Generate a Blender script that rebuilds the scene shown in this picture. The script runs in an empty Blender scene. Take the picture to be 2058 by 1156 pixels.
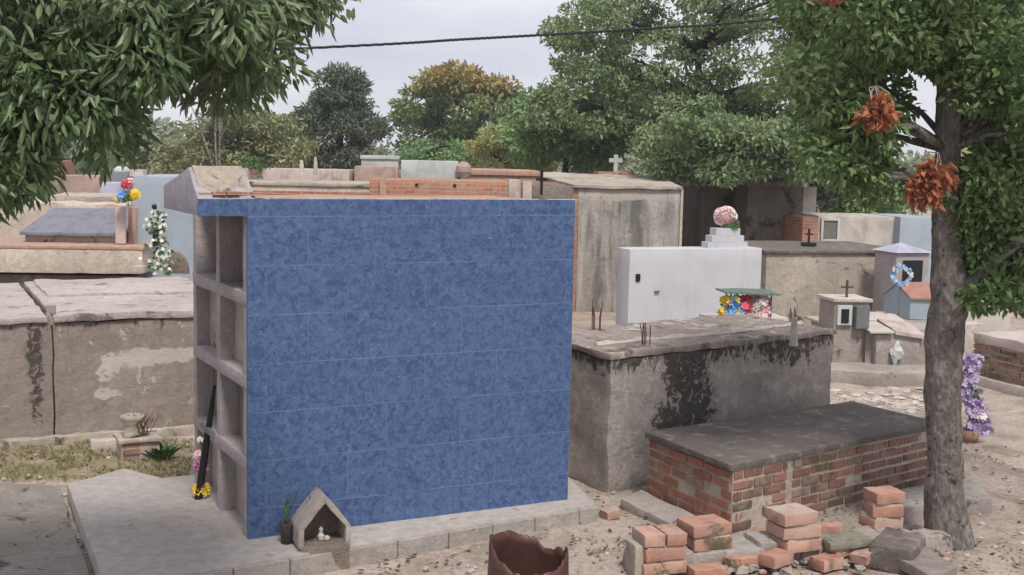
import bpy, bmesh, math, random
import numpy as np
from mathutils import Vector, Matrix, noise as mnoise
random.seed(11); RNG = np.random.default_rng(11)
D = bpy.data
scene = bpy.context.scene
COL = scene.collection
R = math.radians
# ------------------------------------------------------------------ camera
F = 2472.0; HC = 2.85; PITCH = math.atan(261/F); ROLL = R(1.17)
cam_rot = Matrix.Rotation(R(90)-PITCH, 3, 'X') @ Matrix.Rotation(ROLL, 3, 'Z')
cd = D.cameras.new('camera'); cam = D.objects.new('camera', cd); COL.objects.link(cam)
cam.location = (0, 0, HC); cam.rotation_euler = cam_rot.to_euler()
cd.sensor_width = 36; cd.lens = 36*F/2058; cd.clip_end = 2000; cd.clip_start = .05
scene.camera = cam
def ray(px, py): return (cam_rot @ Vector((px-1029, 578-py, -F))).normalized()
def P(px, py, z=0.0):                      # where the sight line meets the level z
    d = ray(px, py); t = (z-HC)/d.z
    return Vector((d.x*t, d.y*t, z))
def Q(px, py, Y):                          # where it meets depth Y
    d = ray(px, py); t = Y/d.y
    return Vector((d.x*t, Y, HC+d.z*t))
def proj(p):
    q = cam_rot.transposed() @ (Vector(p)-Vector((0, 0, HC)))
    return (1029+F*q.x/-q.z, 578-F*q.y/-q.z)
def ZH(p, py):                             # height above point p that shows at picture row py
    lo, hi = -5., 30.
    for _ in range(50):
        m = (lo+hi)/2
        if proj((p[0], p[1], m))[1] > py: lo = m
        else: hi = m
    return (lo+hi)/2
UP = Vector((0, 0, 1))
# ------------------------------------------------------------------ mesh builder
class MB:
    def __init__(s): s.v = []; s.f = []; s.m = []; s.mi = 0
    def add(s, vs, fs):
        n = len(s.v); s.v += [Vector(a) for a in vs]
        for f in fs: s.f.append([n+i for i in f]); s.m.append(s.mi)
        return s
    def hexa(s, b, t):                      # bottom and top loops (ccw)
        n = len(b)
        fs = [list(range(n))[::-1], list(range(n, 2*n))]
        fs += [[i, (i+1) % n, n+(i+1) % n, n+i] for i in range(n)]
        return s.add(list(b)+list(t), fs)
    def prism(s, pts, z0, z1):
        a = sum(pts[i][0]*pts[(i+1) % len(pts)][1]-pts[(i+1) % len(pts)][0]*pts[i][1] for i in range(len(pts)))
        if a < 0: pts = list(pts)[::-1]
        return s.hexa([(p[0], p[1], z0) for p in pts], [(p[0], p[1], z1) for p in pts])
    def box(s, o, ex, ey, z0, z1, x0, x1, y0, y1):   # in the frame (ex, ey) from o
        q = [Vector((o[0], o[1], 0))+ex*a+ey*b for a, b in ((x0, y0), (x1, y0), (x1, y1), (x0, y1))]
        return s.prism(q, z0, z1)
    def obox(s, c, ax, ay, az, hx, hy, hz):
        c = Vector(c); b = [c+ax*(i*hx)+ay*(j*hy)-az*hz for i, j in ((-1, -1), (1, -1), (1, 1), (-1, 1))]
        return s.hexa(b, [p+az*2*hz for p in b])
    def extrude(s, poly, d):                # planar loop swept by vector d
        poly = [Vector(p) for p in poly]; d = Vector(d); n = Vector((0, 0, 0))
        for i in range(len(poly)): n += poly[i].cross(poly[(i+1) % len(poly)])
        if n.dot(d) < 0: poly = poly[::-1]
        return s.hexa(poly, [p+d for p in poly])
    def tube(s, pts, rad, n=8, wob=0., cap=True):
        pts = [Vector(p) for p in pts]; rings = []; k = len(pts)
        ref = Vector((.3, 1, .1)).normalized()
        for i, p in enumerate(pts):
            d = (pts[min(i+1, k-1)]-pts[max(i-1, 0)]).normalized()
            a = d.cross(ref)
            if a.length < .05: a = d.cross(Vector((1, 0, 0)))
            a.normalize(); b = d.cross(a)
            r = rad[i] if hasattr(rad, '__len__') else rad
            ring = []
            for j in range(n):
                t = 2*math.pi*j/n
                q = r*(1+wob*mnoise.noise((p*2.1)+Vector((math.cos(t)*1.3, math.sin(t)*1.3, 0))))
                ring.append(p+a*math.cos(t)*q+b*math.sin(t)*q)
            rings.append(ring)
        vs = [v for r_ in rings for v in r_]; fs = []
        for i in range(k-1):
            for j in range(n): fs.append([i*n+j, i*n+(j+1) % n, (i+1)*n+(j+1) % n, (i+1)*n+j])
        if cap: fs += [list(range(n))[::-1], [(k-1)*n+j for j in range(n)]]
        return s.add(vs, fs)
    def lathe(s, c, prof, n=20, jit=0.):
        c = Vector(c); vs = []; fs = []; k = len(prof)
        for r, z in prof:
            for j in range(n):
                t = 2*math.pi*j/n; q = r*(1+jit*random.uniform(-1, 1))
                vs.append(c+Vector((q*math.cos(t), q*math.sin(t), z)))
        for i in range(k-1):
            for j in range(n): fs.append([i*n+j, i*n+(j+1) % n, (i+1)*n+(j+1) % n, (i+1)*n+j])
        return s.add(vs, fs)
    def blob(s, c, r, jit=.2, n=7, sq=(1, 1, 1)):
        c = Vector(c); o = Vector((random.random()*50, 0, 0)); vs = []; fs = []; m = n+2
        for i in range(n+1):
            ph = math.pi*i/n
            for j in range(m):
                t = 2*math.pi*j/m
                d = Vector((math.sin(ph)*math.cos(t), math.sin(ph)*math.sin(t), math.cos(ph)))
                q = r*(1+jit*mnoise.noise(d*1.7+o)*1.6)
                vs.append(c+Vector((d.x*q*sq[0], d.y*q*sq[1], d.z*q*sq[2])))
        for i in range(n):
            for j in range(m): fs.append([i*m+j, (i+1)*m+j, (i+1)*m+(j+1) % m, i*m+(j+1) % m])
        return s.add(vs, fs)
    def flower(s, c, nrm, r, n=6):
        c = Vector(c); nrm = Vector(nrm).normalized(); a = nrm.orthogonal().normalized(); b = nrm.cross(a); o = random.random()*6
        for i in range(n):
            t = o+2*math.pi*i/n; d = a*math.cos(t)+b*math.sin(t); e = a*-math.sin(t)+b*math.cos(t)
            s.add([c, c+d*r*.6+e*r*.38+nrm*r*.22, c+d*r+nrm*r*.12, c+d*r*.6-e*r*.38+nrm*r*.22], [[0, 1, 2, 3]])
        return s
    def brick_face(s, p0, p1, z0, z1, out, bl=.23, bh=.062, gap=.019, jit=.006, skip=0., proud=.008, deep=.05):
        p0 = Vector(p0); p1 = Vector(p1); p0.z = p1.z = 0; d = (p1-p0); L = d.length; d.normalize(); out = Vector(out).normalized()
        row = 0; z = z0+gap*.6
        while z+bh <= z1+.012:
            x = -bl*.5*(row % 2)
            while x < L-.02:
                a = max(x, 0)+gap*.5; b = min(x+bl, L)-gap*.5
                if b-a > .03 and random.random() > skip:
                    pr = proud+random.uniform(-jit, jit)
                    if random.random() < .06: pr -= .018
                    zz = z+random.uniform(-.004, .004); c = p0+d*((a+b)/2)+out*(pr-deep/2)+UP*(zz+bh/2)
                    s.obox(c, d, out*1., UP, (b-a)/2, deep/2, bh/2-random.uniform(0, .004))
                x += bl
            z += bh+gap; row += 1
        return s
def finish(o, label=None, cat=None, group=None, kind=None):
    if label: o['label'] = label
    if cat: o['category'] = cat
    if group: o['group'] = group
    if kind: o['kind'] = kind
    return o
def build(name, mb, mats, parent=None, ex=None, bevel=0., sub=0., amp=0., nscale=3., smooth=False, seed=0, base=None):
    """links ONE mesh object; vertices are given in world space and stored relative to the thing's base"""
    if not isinstance(mats, (list, tuple)): mats = [mats]
    me = D.meshes.new(name); bm = bmesh.new()
    vs = [bm.verts.new(v) for v in mb.v]; bm.verts.index_update()
    for f, mi in zip(mb.f, mb.m):
        try: fc = bm.faces.new([vs[i] for i in f]); fc.material_index = mi
        except ValueError: pass
    bmesh.ops.recalc_face_normals(bm, faces=bm.faces)
    if bevel: bmesh.ops.bevel(bm, geom=list(bm.edges), offset=bevel, segments=2, profile=.6, affect='EDGES', clamp_overlap=True)
    if sub:
        for _ in range(6):
            es = [e for e in bm.edges if e.calc_length() > sub]
            if not es: break
            bmesh.ops.subdivide_edges(bm, edges=es, cuts=1, use_grid_fill=True)
        bmesh.ops.triangulate(bm, faces=[f for f in bm.faces if len(f.verts) > 4])
    uv = bm.loops.layers.uv.new('UVMap')
    e1 = (ex or Vector((1, 0, 0))).normalized(); e2 = UP.cross(e1)
    bm.normal_update()
    for f in bm.faces:
        n = f.normal; a, b, c = abs(n.dot(e1)), abs(n.dot(e2)), abs(n.z)
        for l in f.loops:
            p = l.vert.co
            if c >= a and c >= b: l[uv].uv = (p.dot(e1), p.dot(e2))
            elif b >= a: l[uv].uv = (p.dot(e1), p.z)
            else: l[uv].uv = (p.dot(e2)+.37, p.z)
    if amp:
        so = Vector((seed*3.7, seed*1.3, 0))
        for v in bm.verts:
            q = v.co*nscale+so
            v.co += amp*(mnoise.noise_vector(q)+.5*mnoise.noise_vector(q*3.1))
    if parent is not None: b0 = Vector(parent['_b'])
    elif base is not None: b0 = Vector(base)
    else:
        xs = [v.co for v in bm.verts]; b0 = Vector((sum(v.x for v in xs)/len(xs), sum(v.y for v in xs)/len(xs), min(v.z for v in xs)))
    for v in bm.verts: v.co -= b0
    bm.to_mesh(me); bm.free()
    for m in mats: me.materials.append(m)
    if smooth or (sub and amp):
        for p in me.polygons: p.use_smooth = True
        if not smooth: me.set_sharp_from_angle(angle=R(38))
    o = D.objects.new(name, me); COL.objects.link(o)
    if parent is not None: o.parent = parent; o['_b'] = parent['_b']
    else: o.location = b0; o['_b'] = tuple(b0)
    return o
def thing(name, base, label, cat, group=None):
    o = D.objects.new(name, None); COL.objects.link(o); o.location = base; o['_b'] = tuple(base); o.empty_display_size = .1
    return finish(o, label, cat, group)
# ------------------------------------------------------------------ shader helper
class G:
    def __init__(s, name, rnd=True):
        s.mat = D.materials.new(name); s.mat.use_nodes = True; s.nt = s.mat.node_tree; s.nt.nodes.clear()
        s.out = s.n('ShaderNodeOutputMaterial'); s.b = s.n('ShaderNodeBsdfPrincipled'); s.l(s.b.outputs[0], s.out.inputs[0])
        tc = s.n('ShaderNodeTexCoord'); s.obj = tc.outputs['Object']; s.uv = tc.outputs['UV']
        if rnd:
            oi = s.n('ShaderNodeObjectInfo'); s.rand = oi.outputs['Random']
            s.p = s.vm('ADD', s.obj, s.vm('SCALE', (1, .7, .3), sc=s.m('MULTIPLY', s.rand, 37.)))
        else: s.p = s.obj
    def n(s, t): return s.nt.nodes.new(t)
    def l(s, a, b): s.nt.links.new(a, b)
    def put(s, sock, v):
        if hasattr(v, 'is_output') or hasattr(v, 'links'): s.l(v, sock)
        else:
            if sock.type == 'RGBA' and len(v) == 3: v = (*v, 1)
            sock.default_value = v
    def m(s, op, a, b=0., clamp=False):
        x = s.n('ShaderNodeMath'); x.operation = op; x.use_clamp = clamp; s.put(x.inputs[0], a); s.put(x.inputs[1], b); return x.outputs[0]
    def vm(s, op, a, b=(0, 0, 0), sc=None):
        x = s.n('ShaderNodeVectorMath'); x.operation = op; s.put(x.inputs[0], a)
        if op != 'SCALE': s.put(x.inputs[1], b)
        if sc is not None: s.put(x.inputs['Scale'], sc)
        return x.outputs['Value'] if op in ('DISTANCE', 'LENGTH', 'DOT_PRODUCT') else x.outputs[0]
    def noise(s, vec, scale, det=6, rough=.55, dist=0., stretch=None):
        if stretch: vec = s.vm('MULTIPLY', vec, stretch)
        x = s.n('ShaderNodeTexNoise'); s.put(x.inputs['Vector'], vec); x.inputs['Scale'].default_value = scale
        x.inputs['Detail'].default_value = det; x.inputs['Roughness'].default_value = rough; x.inputs['Distortion'].default_value = dist
        return x.outputs[0]
    def vor(s, vec, scale, feat='F1', out='Distance'):
        x = s.n('ShaderNodeTexVoronoi'); x.feature = feat; s.put(x.inputs['Vector'], vec); x.inputs['Scale'].default_value = scale; return x.outputs[out]
    def mr(s, v, a, b, c=0., d=1.):
        x = s.n('ShaderNodeMapRange'); x.interpolation_type = 'SMOOTHSTEP'; s.put(x.inputs[0], v)
        for i, q in zip((1, 2, 3, 4), (a, b, c, d)): x.inputs[i].default_value = q
        return x.outputs[0]
    def mix(s, f, a, b, mode='MIX'):
        x = s.n('ShaderNodeMix'); x.data_type = 'RGBA'; x.blend_type = mode; s.put(x.inputs[0], f); s.put(x.inputs[6], a); s.put(x.inputs[7], b); return x.outputs[2]
    def sep(s, v):
        x = s.n('ShaderNodeSeparateXYZ'); s.put(x.inputs[0], v); return x.outputs
    def bump(s, h, st=.3, d=.02):
        x = s.n('ShaderNodeBump'); x.inputs['Strength'].default_value = st; x.inputs['Distance'].default_value = d; s.put(x.inputs['Height'], h); s.l(x.outputs[0], s.b.inputs['Normal'])
    def done(s, col, rough=.85, spec=.25):
        s.put(s.b.inputs['Base Color'], col); s.put(s.b.inputs['Roughness'], rough); s.b.inputs['Specular IOR Level'].default_value = spec
        return s.mat
def mul(c, k): return tuple(a*k for a in c)
def concrete(name, a, b, dark=(.055, .045, .04), sc=1., stain=0., stain_sc=5., streak=0., ss=7, drips=None, patches=(), lpatches=(), bump=.35, light=0., lightc=(.55, .5, .48), rough=.88, rnd=True):
    a = mul(a, 1.42); b = mul(b, 1.42)
    g = G(name, rnd)
    n1 = g.noise(g.p, 1.1*sc, 8, .6, .4); n2 = g.noise(g.p, 16*sc, 8, .7); n3 = g.noise(g.p, stain_sc, 10, .68, .5)
    c = g.mix(g.mr(n1, .32, .68), a, b)
    n4 = g.noise(g.p, 4.2*sc, 6, .6, .8)
    c = g.mix(g.mr(n4, .5, .72, 0, .4), c, mul(b, .78))
    c = g.mix(g.mr(n2, .34, .70, .0, .62), c, mul(a, .58))
    n5 = g.noise(g.vm('ADD', g.p, (1, 9, 4)), 7*sc, 9, .75, .6); c = g.mix(g.mr(n5, .54, .68, 0, .5), c, mul(b, .62)); c = g.mix(g.mr(n5, .44, .32, 0, .35), c, mul(a, 1.22))
    if streak:
        ns = g.noise(g.p, 1., 8, .66, .3, (ss, ss, .45)); c = g.mix(g.mr(ns, .42, .64, 0, streak), c, dark)
        ns2 = g.noise(g.vm('ADD', g.p, (5, 3, 2)), 1., 6, .6, .2, (ss*1.3, ss*1.3, .35)); c = g.mix(g.mr(ns2, .52, .72, 0, streak*.6), c, mul(a, 1.25))
    if light:
        nl = g.noise(g.vm('ADD', g.p, (9, 4, 1)), 4.6, 9, .72, .6); c = g.mix(g.mr(nl, .56-.1*light, .63, 0, .85), c, lightc)
    for (cx, cy, cz, rx, rz, amt) in lpatches:
        d = g.vm('LENGTH', g.vm('MULTIPLY', g.vm('SUBTRACT', g.obj, (cx, cy, cz)), (1/rx, 1/rx, 1/rz)))
        w = g.mr(d, .2, 1.25, 1, 0); nd = g.noise(g.p, 5, 8, .6, .7)
        c = g.mix(g.mr(g.m('ADD', nd, g.m('MULTIPLY', w, amt)), .62, .76, 0, .85), c, lightc)
    mask = None
    if stain: mask = g.mr(n3, .63-.2*stain, .74-.2*stain)
    if drips:
        top, ln, amt = drips; z = g.sep(g.obj)[2]
        w = g.mr(z, top-ln, top); nd = g.noise(g.p, 1., 10, .74, .8, (13, 13, 7))
        m2 = g.mr(g.m('ADD', nd, g.m('MULTIPLY', w, amt)), .68, .80)
        mask = m2 if mask is None else g.m('MAXIMUM', mask, m2)
    for (cx, cy, cz, rx, rz, amt) in patches:
        d = g.vm('LENGTH', g.vm('MULTIPLY', g.vm('SUBTRACT', g.obj, (cx, cy, cz)), (1/rx, 1/rx, 1/rz)))
        w = g.mr(d, .3, 1.25, 1, 0); nd = g.noise(g.p, 13, 9, .7, .7)
        m2 = g.mr(g.m('ADD', nd, g.m('MULTIPLY', w, amt)), .64, .76)
        mask = m2 if mask is None else g.m('MAXIMUM', mask, m2)
    if mask is not None: c = g.mix(g.m('MULTIPLY', mask, .92), c, dark)
    g.bump(g.m('ADD', n2, g.m('MULTIPLY', n5, 1.2)), min(1, bump*1.7), .025)
    return g.done(c, rough)
def paint(name, a, rough=.6, dirt=.25, dirtc=(.18, .15, .13), sc=2., streak=.0, bump=.12):
    g = G(name); n1 = g.noise(g.p, sc, 8, .62, .4); n2 = g.noise(g.p, sc*12, 5)
    c = g.mix(g.mr(n1, .42, .70, 0, min(1, dirt*1.5)), a, dirtc); ns_ = g.noise(g.vm('ADD', g.p, (2, 6, 1)), 1., 8, .7, .3, (5, 5, .8)); c = g.mix(g.mr(ns_, .52, .74, 0, dirt*1.6), c, mul(dirtc, .8)); c = g.mix(g.mr(n2, .4, .8, 0, .16), c, mul(a, .6))
    if streak:
        ns = g.noise(g.p, 1., 8, .6, .2, (9, 9, .5)); c = g.mix(g.mr(ns, .5, .75, 0, streak), c, dirtc)
    g.bump(n2, bump, .01); return g.done(c, rough, .3)
def brickmat(name, a, b, c3, rough=.9, moss=0.):
    g = G(name); ge = g.n('ShaderNodeNewGeometry'); r = g.m('FRACT', g.m('ADD', ge.outputs['Random Per Island'], g.m('MULTIPLY', g.rand, 7.3)))
    c = g.mix(g.mr(r, .0, .6), a, b); c = g.mix(g.mr(r, .72, .98), c, c3)
    n = g.noise(g.p, 9, 8, .7); c = g.mix(g.mr(n, .42, .72, 0, .55), c, mul(b, .45))
    n2 = g.noise(g.p, 2.2, 8, .65, .5); c = g.mix(g.mr(n2, .45, .7, 0, .5), c, (.30, .25, .21))
    if moss: n4 = g.noise(g.vm('ADD', g.p, (3, 8, 1)), 2.4, 8, .7, .5); c = g.mix(g.mr(n4, .6-.15*moss, .68-.1*moss, 0, .85), c, (.085, .08, .05))
    g.bump(g.noise(g.p, 30, 6, .7), .5, .012); return g.done(c, rough, .15)
def brickshader(name, a, b, mortar, sc=1.):
    g = G(name); x = g.n('ShaderNodeTexBrick'); g.l(g.uv, x.inputs['Vector'])
    x.inputs['Scale'].default_value = 1/sc; x.inputs['Brick Width'].default_value = .24; x.inputs['Row Height'].default_value = .08; x.inputs['Mortar Size'].default_value = .009; x.inputs['Mortar Smooth'].default_value = .4
    g.put(x.inputs['Color1'], a); g.put(x.inputs['Color2'], b); g.put(x.inputs['Mortar'], mortar)
    n = g.noise(g.p, 5, 9, .7, .5); c = g.mix(g.mr(n, .42, .7, 0, .7), x.outputs[0], mul(mortar, .9)); c = g.mix(g.mr(g.noise(g.p, 20, 5), .45, .8, 0, .4), c, mul(a, .4))
    g.bump(g.m('ADD', g.m('MULTIPLY', x.outputs[1], -.8), g.noise(g.p, 25, 6)), .5, .012); return g.done(c, .9, .15)
def leafmat(name, a, b, c3, trans=.25, rough=.45, spec=.4, zc=None):
    g = G(name, False); ge = g.n('ShaderNodeNewGeometry'); r = ge.outputs['Random Per Island']
    c = g.mix(g.mr(r, 0, .75), a, b); c = g.mix(g.mr(r, .8, 1.), c, c3)
    n = g.noise(g.obj, .9, 4); c = g.mix(g.mr(n, .4, .68, 0, .55), c, c3)
    if zc:
        z0, z1, cc = zc; w = g.m('ADD', g.sep(g.obj)[2], g.m('MULTIPLY', g.m('SUBTRACT', g.noise(g.obj, 1.2, 3), .5), 4.5))
        c = g.mix(g.mr(w, z0, z1, 0, .9), c, cc)
    g.done(c, rough, spec)
    t = g.n('ShaderNodeBsdfTranslucent'); g.put(t.inputs[0], c); mx = g.n('ShaderNodeMixShader'); mx.inputs[0].default_value = trans
    g.l(g.b.outputs[0], mx.inputs[1]); g.l(t.outputs[0], mx.inputs[2]); g.l(mx.outputs[0], g.out.inputs[0]); return g.mat
def plain(name, a, rough=.6, spec=.3, var=.3, sc=8., metal=0.):
    g = G(name); n = g.noise(g.p, sc, 7, .65); c = g.mix(g.mr(n, .35, .75, 0, 1), a, mul(a, 1-var)); g.bump(n, .25, .01); g.b.inputs['Metallic'].default_value = metal
    return g.done(c, rough, spec)
def petals(name, a, b):
    g = G(name); ge = g.n('ShaderNodeNewGeometry'); c = g.mix(ge.outputs['Random Per Island'], a, b); return g.done(c, .6, .2)
M = {}
M['conc'] = concrete('grey_concrete', (.30, .265, .24), (.21, .18, .16), stain=.25)
M['conc_left'] = concrete('brown_grey_render', (.27, .225, .195), (.185, .15, .13), stain=.1, sc=.8, streak=.12, drips=(1.27, .3, .22), bump=.3)
M['conc_pale'] = concrete('pale_concrete', (.42, .37, .335), (.33, .285, .255), stain=.12)
M['pad'] = concrete('pale_pad_concrete', (.30, .268, .25), (.265, .238, .222), stain=.12, bump=.14, sc=.7, dark=(.2, .17, .15))
M['pad_side'] = concrete('kerb_block_concrete', (.31, .285, .255), (.24, .215, .195), stain=.12, bump=.4)
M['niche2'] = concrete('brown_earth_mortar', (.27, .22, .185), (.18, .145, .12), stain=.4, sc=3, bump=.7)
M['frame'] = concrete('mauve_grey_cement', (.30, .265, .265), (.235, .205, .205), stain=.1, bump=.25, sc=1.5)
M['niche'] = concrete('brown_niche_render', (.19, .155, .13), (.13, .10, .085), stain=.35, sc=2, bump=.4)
M['pedi'] = concrete('smooth_mauve_cement', (.29, .275, .31), (.25, .23, .25), stain=.0, bump=.15, streak=.12, dark=(.17, .14, .15))
M['slab_dark'] = concrete('dark_weathered_slab', (.135, .113, .10), (.088, .073, .066), stain=.2, light=.32, lightc=(.27, .24, .22), bump=.5)
M['slab_rosy'] = concrete('rosy_flaking_slab', (.40, .345, .32), (.31, .265, .245), stain=.35, stain_sc=3, dark=(.16, .125, .11), bump=.5)
M['streaky'] = concrete('streaky_concrete', (.33, .30, .27), (.19, .18, .165), stain=.25, stain_sc=2.2, streak=.85, ss=3.4, dark=(.10, .098, .092), bump=.3, lpatches=[(0, -1.3, 2.2, 1.3, .16, .34)], lightc=(.42, .37, .32))
M['dark_conc'] = concrete('dark_concrete', (.17, .145, .13), (.105, .088, .08), stain=.5, stain_sc=1.6, streak=.35, ss=3, dark=(.035, .03, .028))  # dark stained concrete; on the vault it stands in for shade
M['beige'] = concrete('beige_render', (.44, .375, .31), (.36, .30, .25), stain=.12, streak=.12)
M['beige_dark'] = concrete('dry_beige_stone', (.36, .315, .265), (.25, .215, .18), stain=.4, stain_sc=3)
M['cream'] = paint('cream_paint', (.50, .455, .41), dirt=.3)
M['white'] = paint('white_limewash', (.50, .505, .535), dirt=.24, dirtc=(.4, .38, .38), rough=.7)
M['offwhite'] = paint('offwhite_wash', (.48, .50, .49), dirt=.25)
M['lightblue'] = paint('pale_blue_paint', (.33, .385, .44), dirt=.15, rough=.6)
M['greyblue'] = paint('speckled_blue_grey_slab', (.19, .195, .225), dirt=.45, dirtc=(.12, .12, .14), sc=7, bump=.5)
M['pink'] = paint('pink_render', (.42, .295, .255), dirt=.4, sc=3)
M['palepink'] = paint('pale_pink_render', (.50, .41, .375), dirt=.45, sc=3)
M['tile'] = brickshader('red_tile_edge', (.40, .16, .10), (.33, .12, .075), (.42, .34, .28))
M['rufous'] = concrete('reddish_roof_render', (.36, .22, .165), (.28, .20, .16), stain=.2)
M['lilac'] = paint('lilac_roof', (.42, .42, .52), dirt=.3)
M['mortar'] = concrete('lime_mortar', (.42, .35, .30), (.32, .265, .22), stain=.3, bump=.6)
M['brick'] = brickmat('red_brick', (.40, .17, .115), (.30, .125, .09), (.33, .21, .155), moss=.2)
M['brick_old'] = brickmat('weathered_brick', (.33, .17, .13), (.24, .125, .10), (.28, .22, .18), moss=.85)
M['brick_new'] = brickmat('orange_brick', (.52, .33, .26), (.42, .22, .16), (.46, .37, .32), moss=.3)
M['brick_far'] = brickshader('far_red_brick', (.42, .19, .12), (.31, .13, .085), (.42, .32, .25), .8)
M['rust'] = plain('rusted_brown_iron', (.085, .032, .025), .5, .45, .5, 5)
M['rebar'] = plain('rusty_rebar', (.12, .065, .045), .8)
M['black'] = plain('black_paint_and_shade', (.012, .011, .013), .5)  # black paint; also colours the shade of shrine openings and vent holes
M['cable'] = plain('black_cable', (.035, .035, .038), .6)
M['darkpot'] = plain('dark_mossy_pot', (.07, .06, .05), .8, .3, .5)
M['terracotta'] = plain('terracotta', (.35, .19, .145), .8)
M['grey_metal'] = plain('grey_metal', (.16, .17, .17), .5)
M['green_sheet'] = plain('green_roof_sheet', (.12, .17, .14), .6)
M['glass'] = plain('dusty_glass', (.16, .15, .135), .25, .5)
M['bark'] = None
for k, c1, c2 in (('p_white', (.72, .7, .68), (.6, .6, .55)), ('p_pink', (.62, .30, .32), (.75, .55, .54)), ('p_yellow', (.75, .50, .03), (.8, .62, .1)), ('p_blue', (.10, .28, .60), (.25, .45, .72)),
                  ('p_red', (.55, .04, .07), (.6, .15, .2)), ('p_purple', (.40, .29, .52), (.56, .46, .66)), ('p_green', (.045, .10, .035), (.09, .16, .06)), ('p_mag', (.36, .12, .25), (.5, .25, .38))):
    M[k] = petals(k.replace('p_', '')+'_petals', c1, c2)
def bark(name, a, b, lich):
    g = G(name); v = g.vor(g.vm('MULTIPLY', g.p, (1, 1, .38)), 34); n = g.noise(g.p, 1., 9, .75, .4, (26, 26, 12)); n2 = g.noise(g.p, 6, 9, .72, .4)
    c = g.mix(g.mr(n, .35, .65), a, b); c = g.mix(g.mr(n2, .52, .60, 0, .8), c, lich); c = g.mix(g.mr(g.noise(g.vm('ADD', g.p, (4, 4, 4)), 9, 9, .72, .5), .57, .63, 0, .9), c, mul(b, .35))
    g.bump(g.m('ADD', g.m('MULTIPLY', v, .7), n), 1., .05); return g.done(c, .95, .1)
M['bark'] = bark('grey_bark', (.30, .265, .24), (.17, .145, .13), (.43, .40, .36))
M['bark_dark'] = bark('dark_bark', (.07, .058, .05), (.04, .033, .03), (.1, .09, .08))
# blue tiles
g = G('blue_marbled_tile', False)
x = g.n('ShaderNodeTexBrick'); g.l(g.uv, x.inputs['Vector']); x.offset = .5
x.inputs['Scale'].default_value = 1; x.inputs['Brick Width'].default_value = .60; x.inputs['Row Height'].default_value = .3445; x.inputs['Mortar Size'].default_value = .0022; x.inputs['Mortar Smooth'].default_value = .3
g.put(x.inputs['Color1'], (0, 0, 0)); g.put(x.inputs['Color2'], (1, 1, 1)); g.put(x.inputs['Mortar'], (.5, .5, .5))
pv = g.vm('ADD', g.vm('MULTIPLY', g.uv, (1, 1, 1)), g.vm('SCALE', x.outputs[0], sc=4.))
na = g.noise(pv, 19, 9, .74, .8); nb = g.noise(pv, 46, 8, .76, .9); nc = g.noise(pv, 2.4, 5, .6, .8)
c = g.mix(g.mr(nc, .3, .7), (.066, .108, .258), (.078, .142, .275))
c = g.mix(g.mr(na, .40, .64), c, (.125, .20, .345)); c = g.mix(g.mr(na, .52, .30, 0, .75), c, (.040, .068, .155))
c = g.mix(g.mr(nb, .53, .70, 0, .8), c, (.31, .40, .56)); c = g.mix(g.mr(nb, .44, .28, 0, .6), c, (.038, .062, .15))
ts = g.mr(g.sep(g.vm('ADD', x.outputs[0], (0, 0, 0)))[0], 0, 1, -.5, .5)
c = g.mix(g.m('MULTIPLY', g.m('MAXIMUM', ts, 0.), .30), c, (.10, .165, .32)); c = g.mix(g.m('MULTIPLY', g.m('MAXIMUM', g.m('MULTIPLY', ts, -1.), 0.), .30), c, (.05, .085, .21))
rowf = g.m('FRACT', g.m('DIVIDE', g.sep(g.uv)[1], .3445)); hl = g.m('LESS_THAN', g.m('ABSOLUTE', g.m('SUBTRACT', g.m('FRACT', g.m('ADD', rowf, .5)), .5)), .0075)
c = g.mix(g.m('MULTIPLY', x.outputs[1], g.mr(g.noise(g.uv, 1.7, 3), .42, .58, .1, .6)), c, (.27, .34, .46))
c = g.mix(g.m('MULTIPLY', hl, g.mr(g.noise(g.uv, 1.3, 3), .42, .62, .05, .6)), c, (.26, .33, .45))
g.bump(g.m('MULTIPLY', x.outputs[1], -1.), .3, .004)
M['blue'] = g.done(g.mix(1., c, (.70, .725, .78), 'MULTIPLY'), .55, .25)
# ground
g = G('dry_dirt', False)
n1 = g.noise(g.obj, .35, 8, .6, .5); n2 = g.noise(g.obj, 2.4, 9, .68, .6); n3 = g.noise(g.obj, 22, 8, .72); n4 = g.noise(g.vm('ADD', g.obj, (7, 2, 0)), 1.1, 8, .65, .8)
c = g.mix(g.mr(n1, .35, .65), (.50, .42, .37), (.43, .355, .305)); c = g.mix(g.mr(n2, .42, .7, 0, .75), c, (.215, .17, .135))
c = g.mix(g.mr(n4, .57, .66, 0, .6), c, (.50, .43, .38)); c = g.mix(g.mr(g.noise(g.obj, .6, 9, .7, 1.), .56, .64, 0, .7), c, (.17, .155, .085))
sx = g.sep(g.obj)
yl = g.m('ADD', g.m('MULTIPLY', g.mr(sx[0], -2.1, -2.9), g.m('MULTIPLY', g.mr(sx[1], 9.9, 10.6), g.mr(sx[1], 12.6, 12.0))), g.m('MULTIPLY', n2, .9))
c = g.mix(g.mr(yl, 1.15, 1.5, 0, .85), c, g.mix(n3, (.21, .19, .085), (.33, .27, .17)))
c = g.mix(g.mr(n3, .40, .72, 0, .7), c, (.20, .155, .125)); c = g.mix(g.mr(g.noise(g.obj, 7, 9, .75, .8), .56, .66, 0, .65), c, (.17, .13, .10)); g.bump(g.m('ADD', g.m('MULTIPLY', n2, 1.5), n3), .7, .03)
M['ground'] = g.done(c, .95, .1)
M['path'] = concrete('worn_grey_path', (.27, .245, .215), (.19, .17, .148), stain=.3, stain_sc=3, bump=.6)
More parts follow.
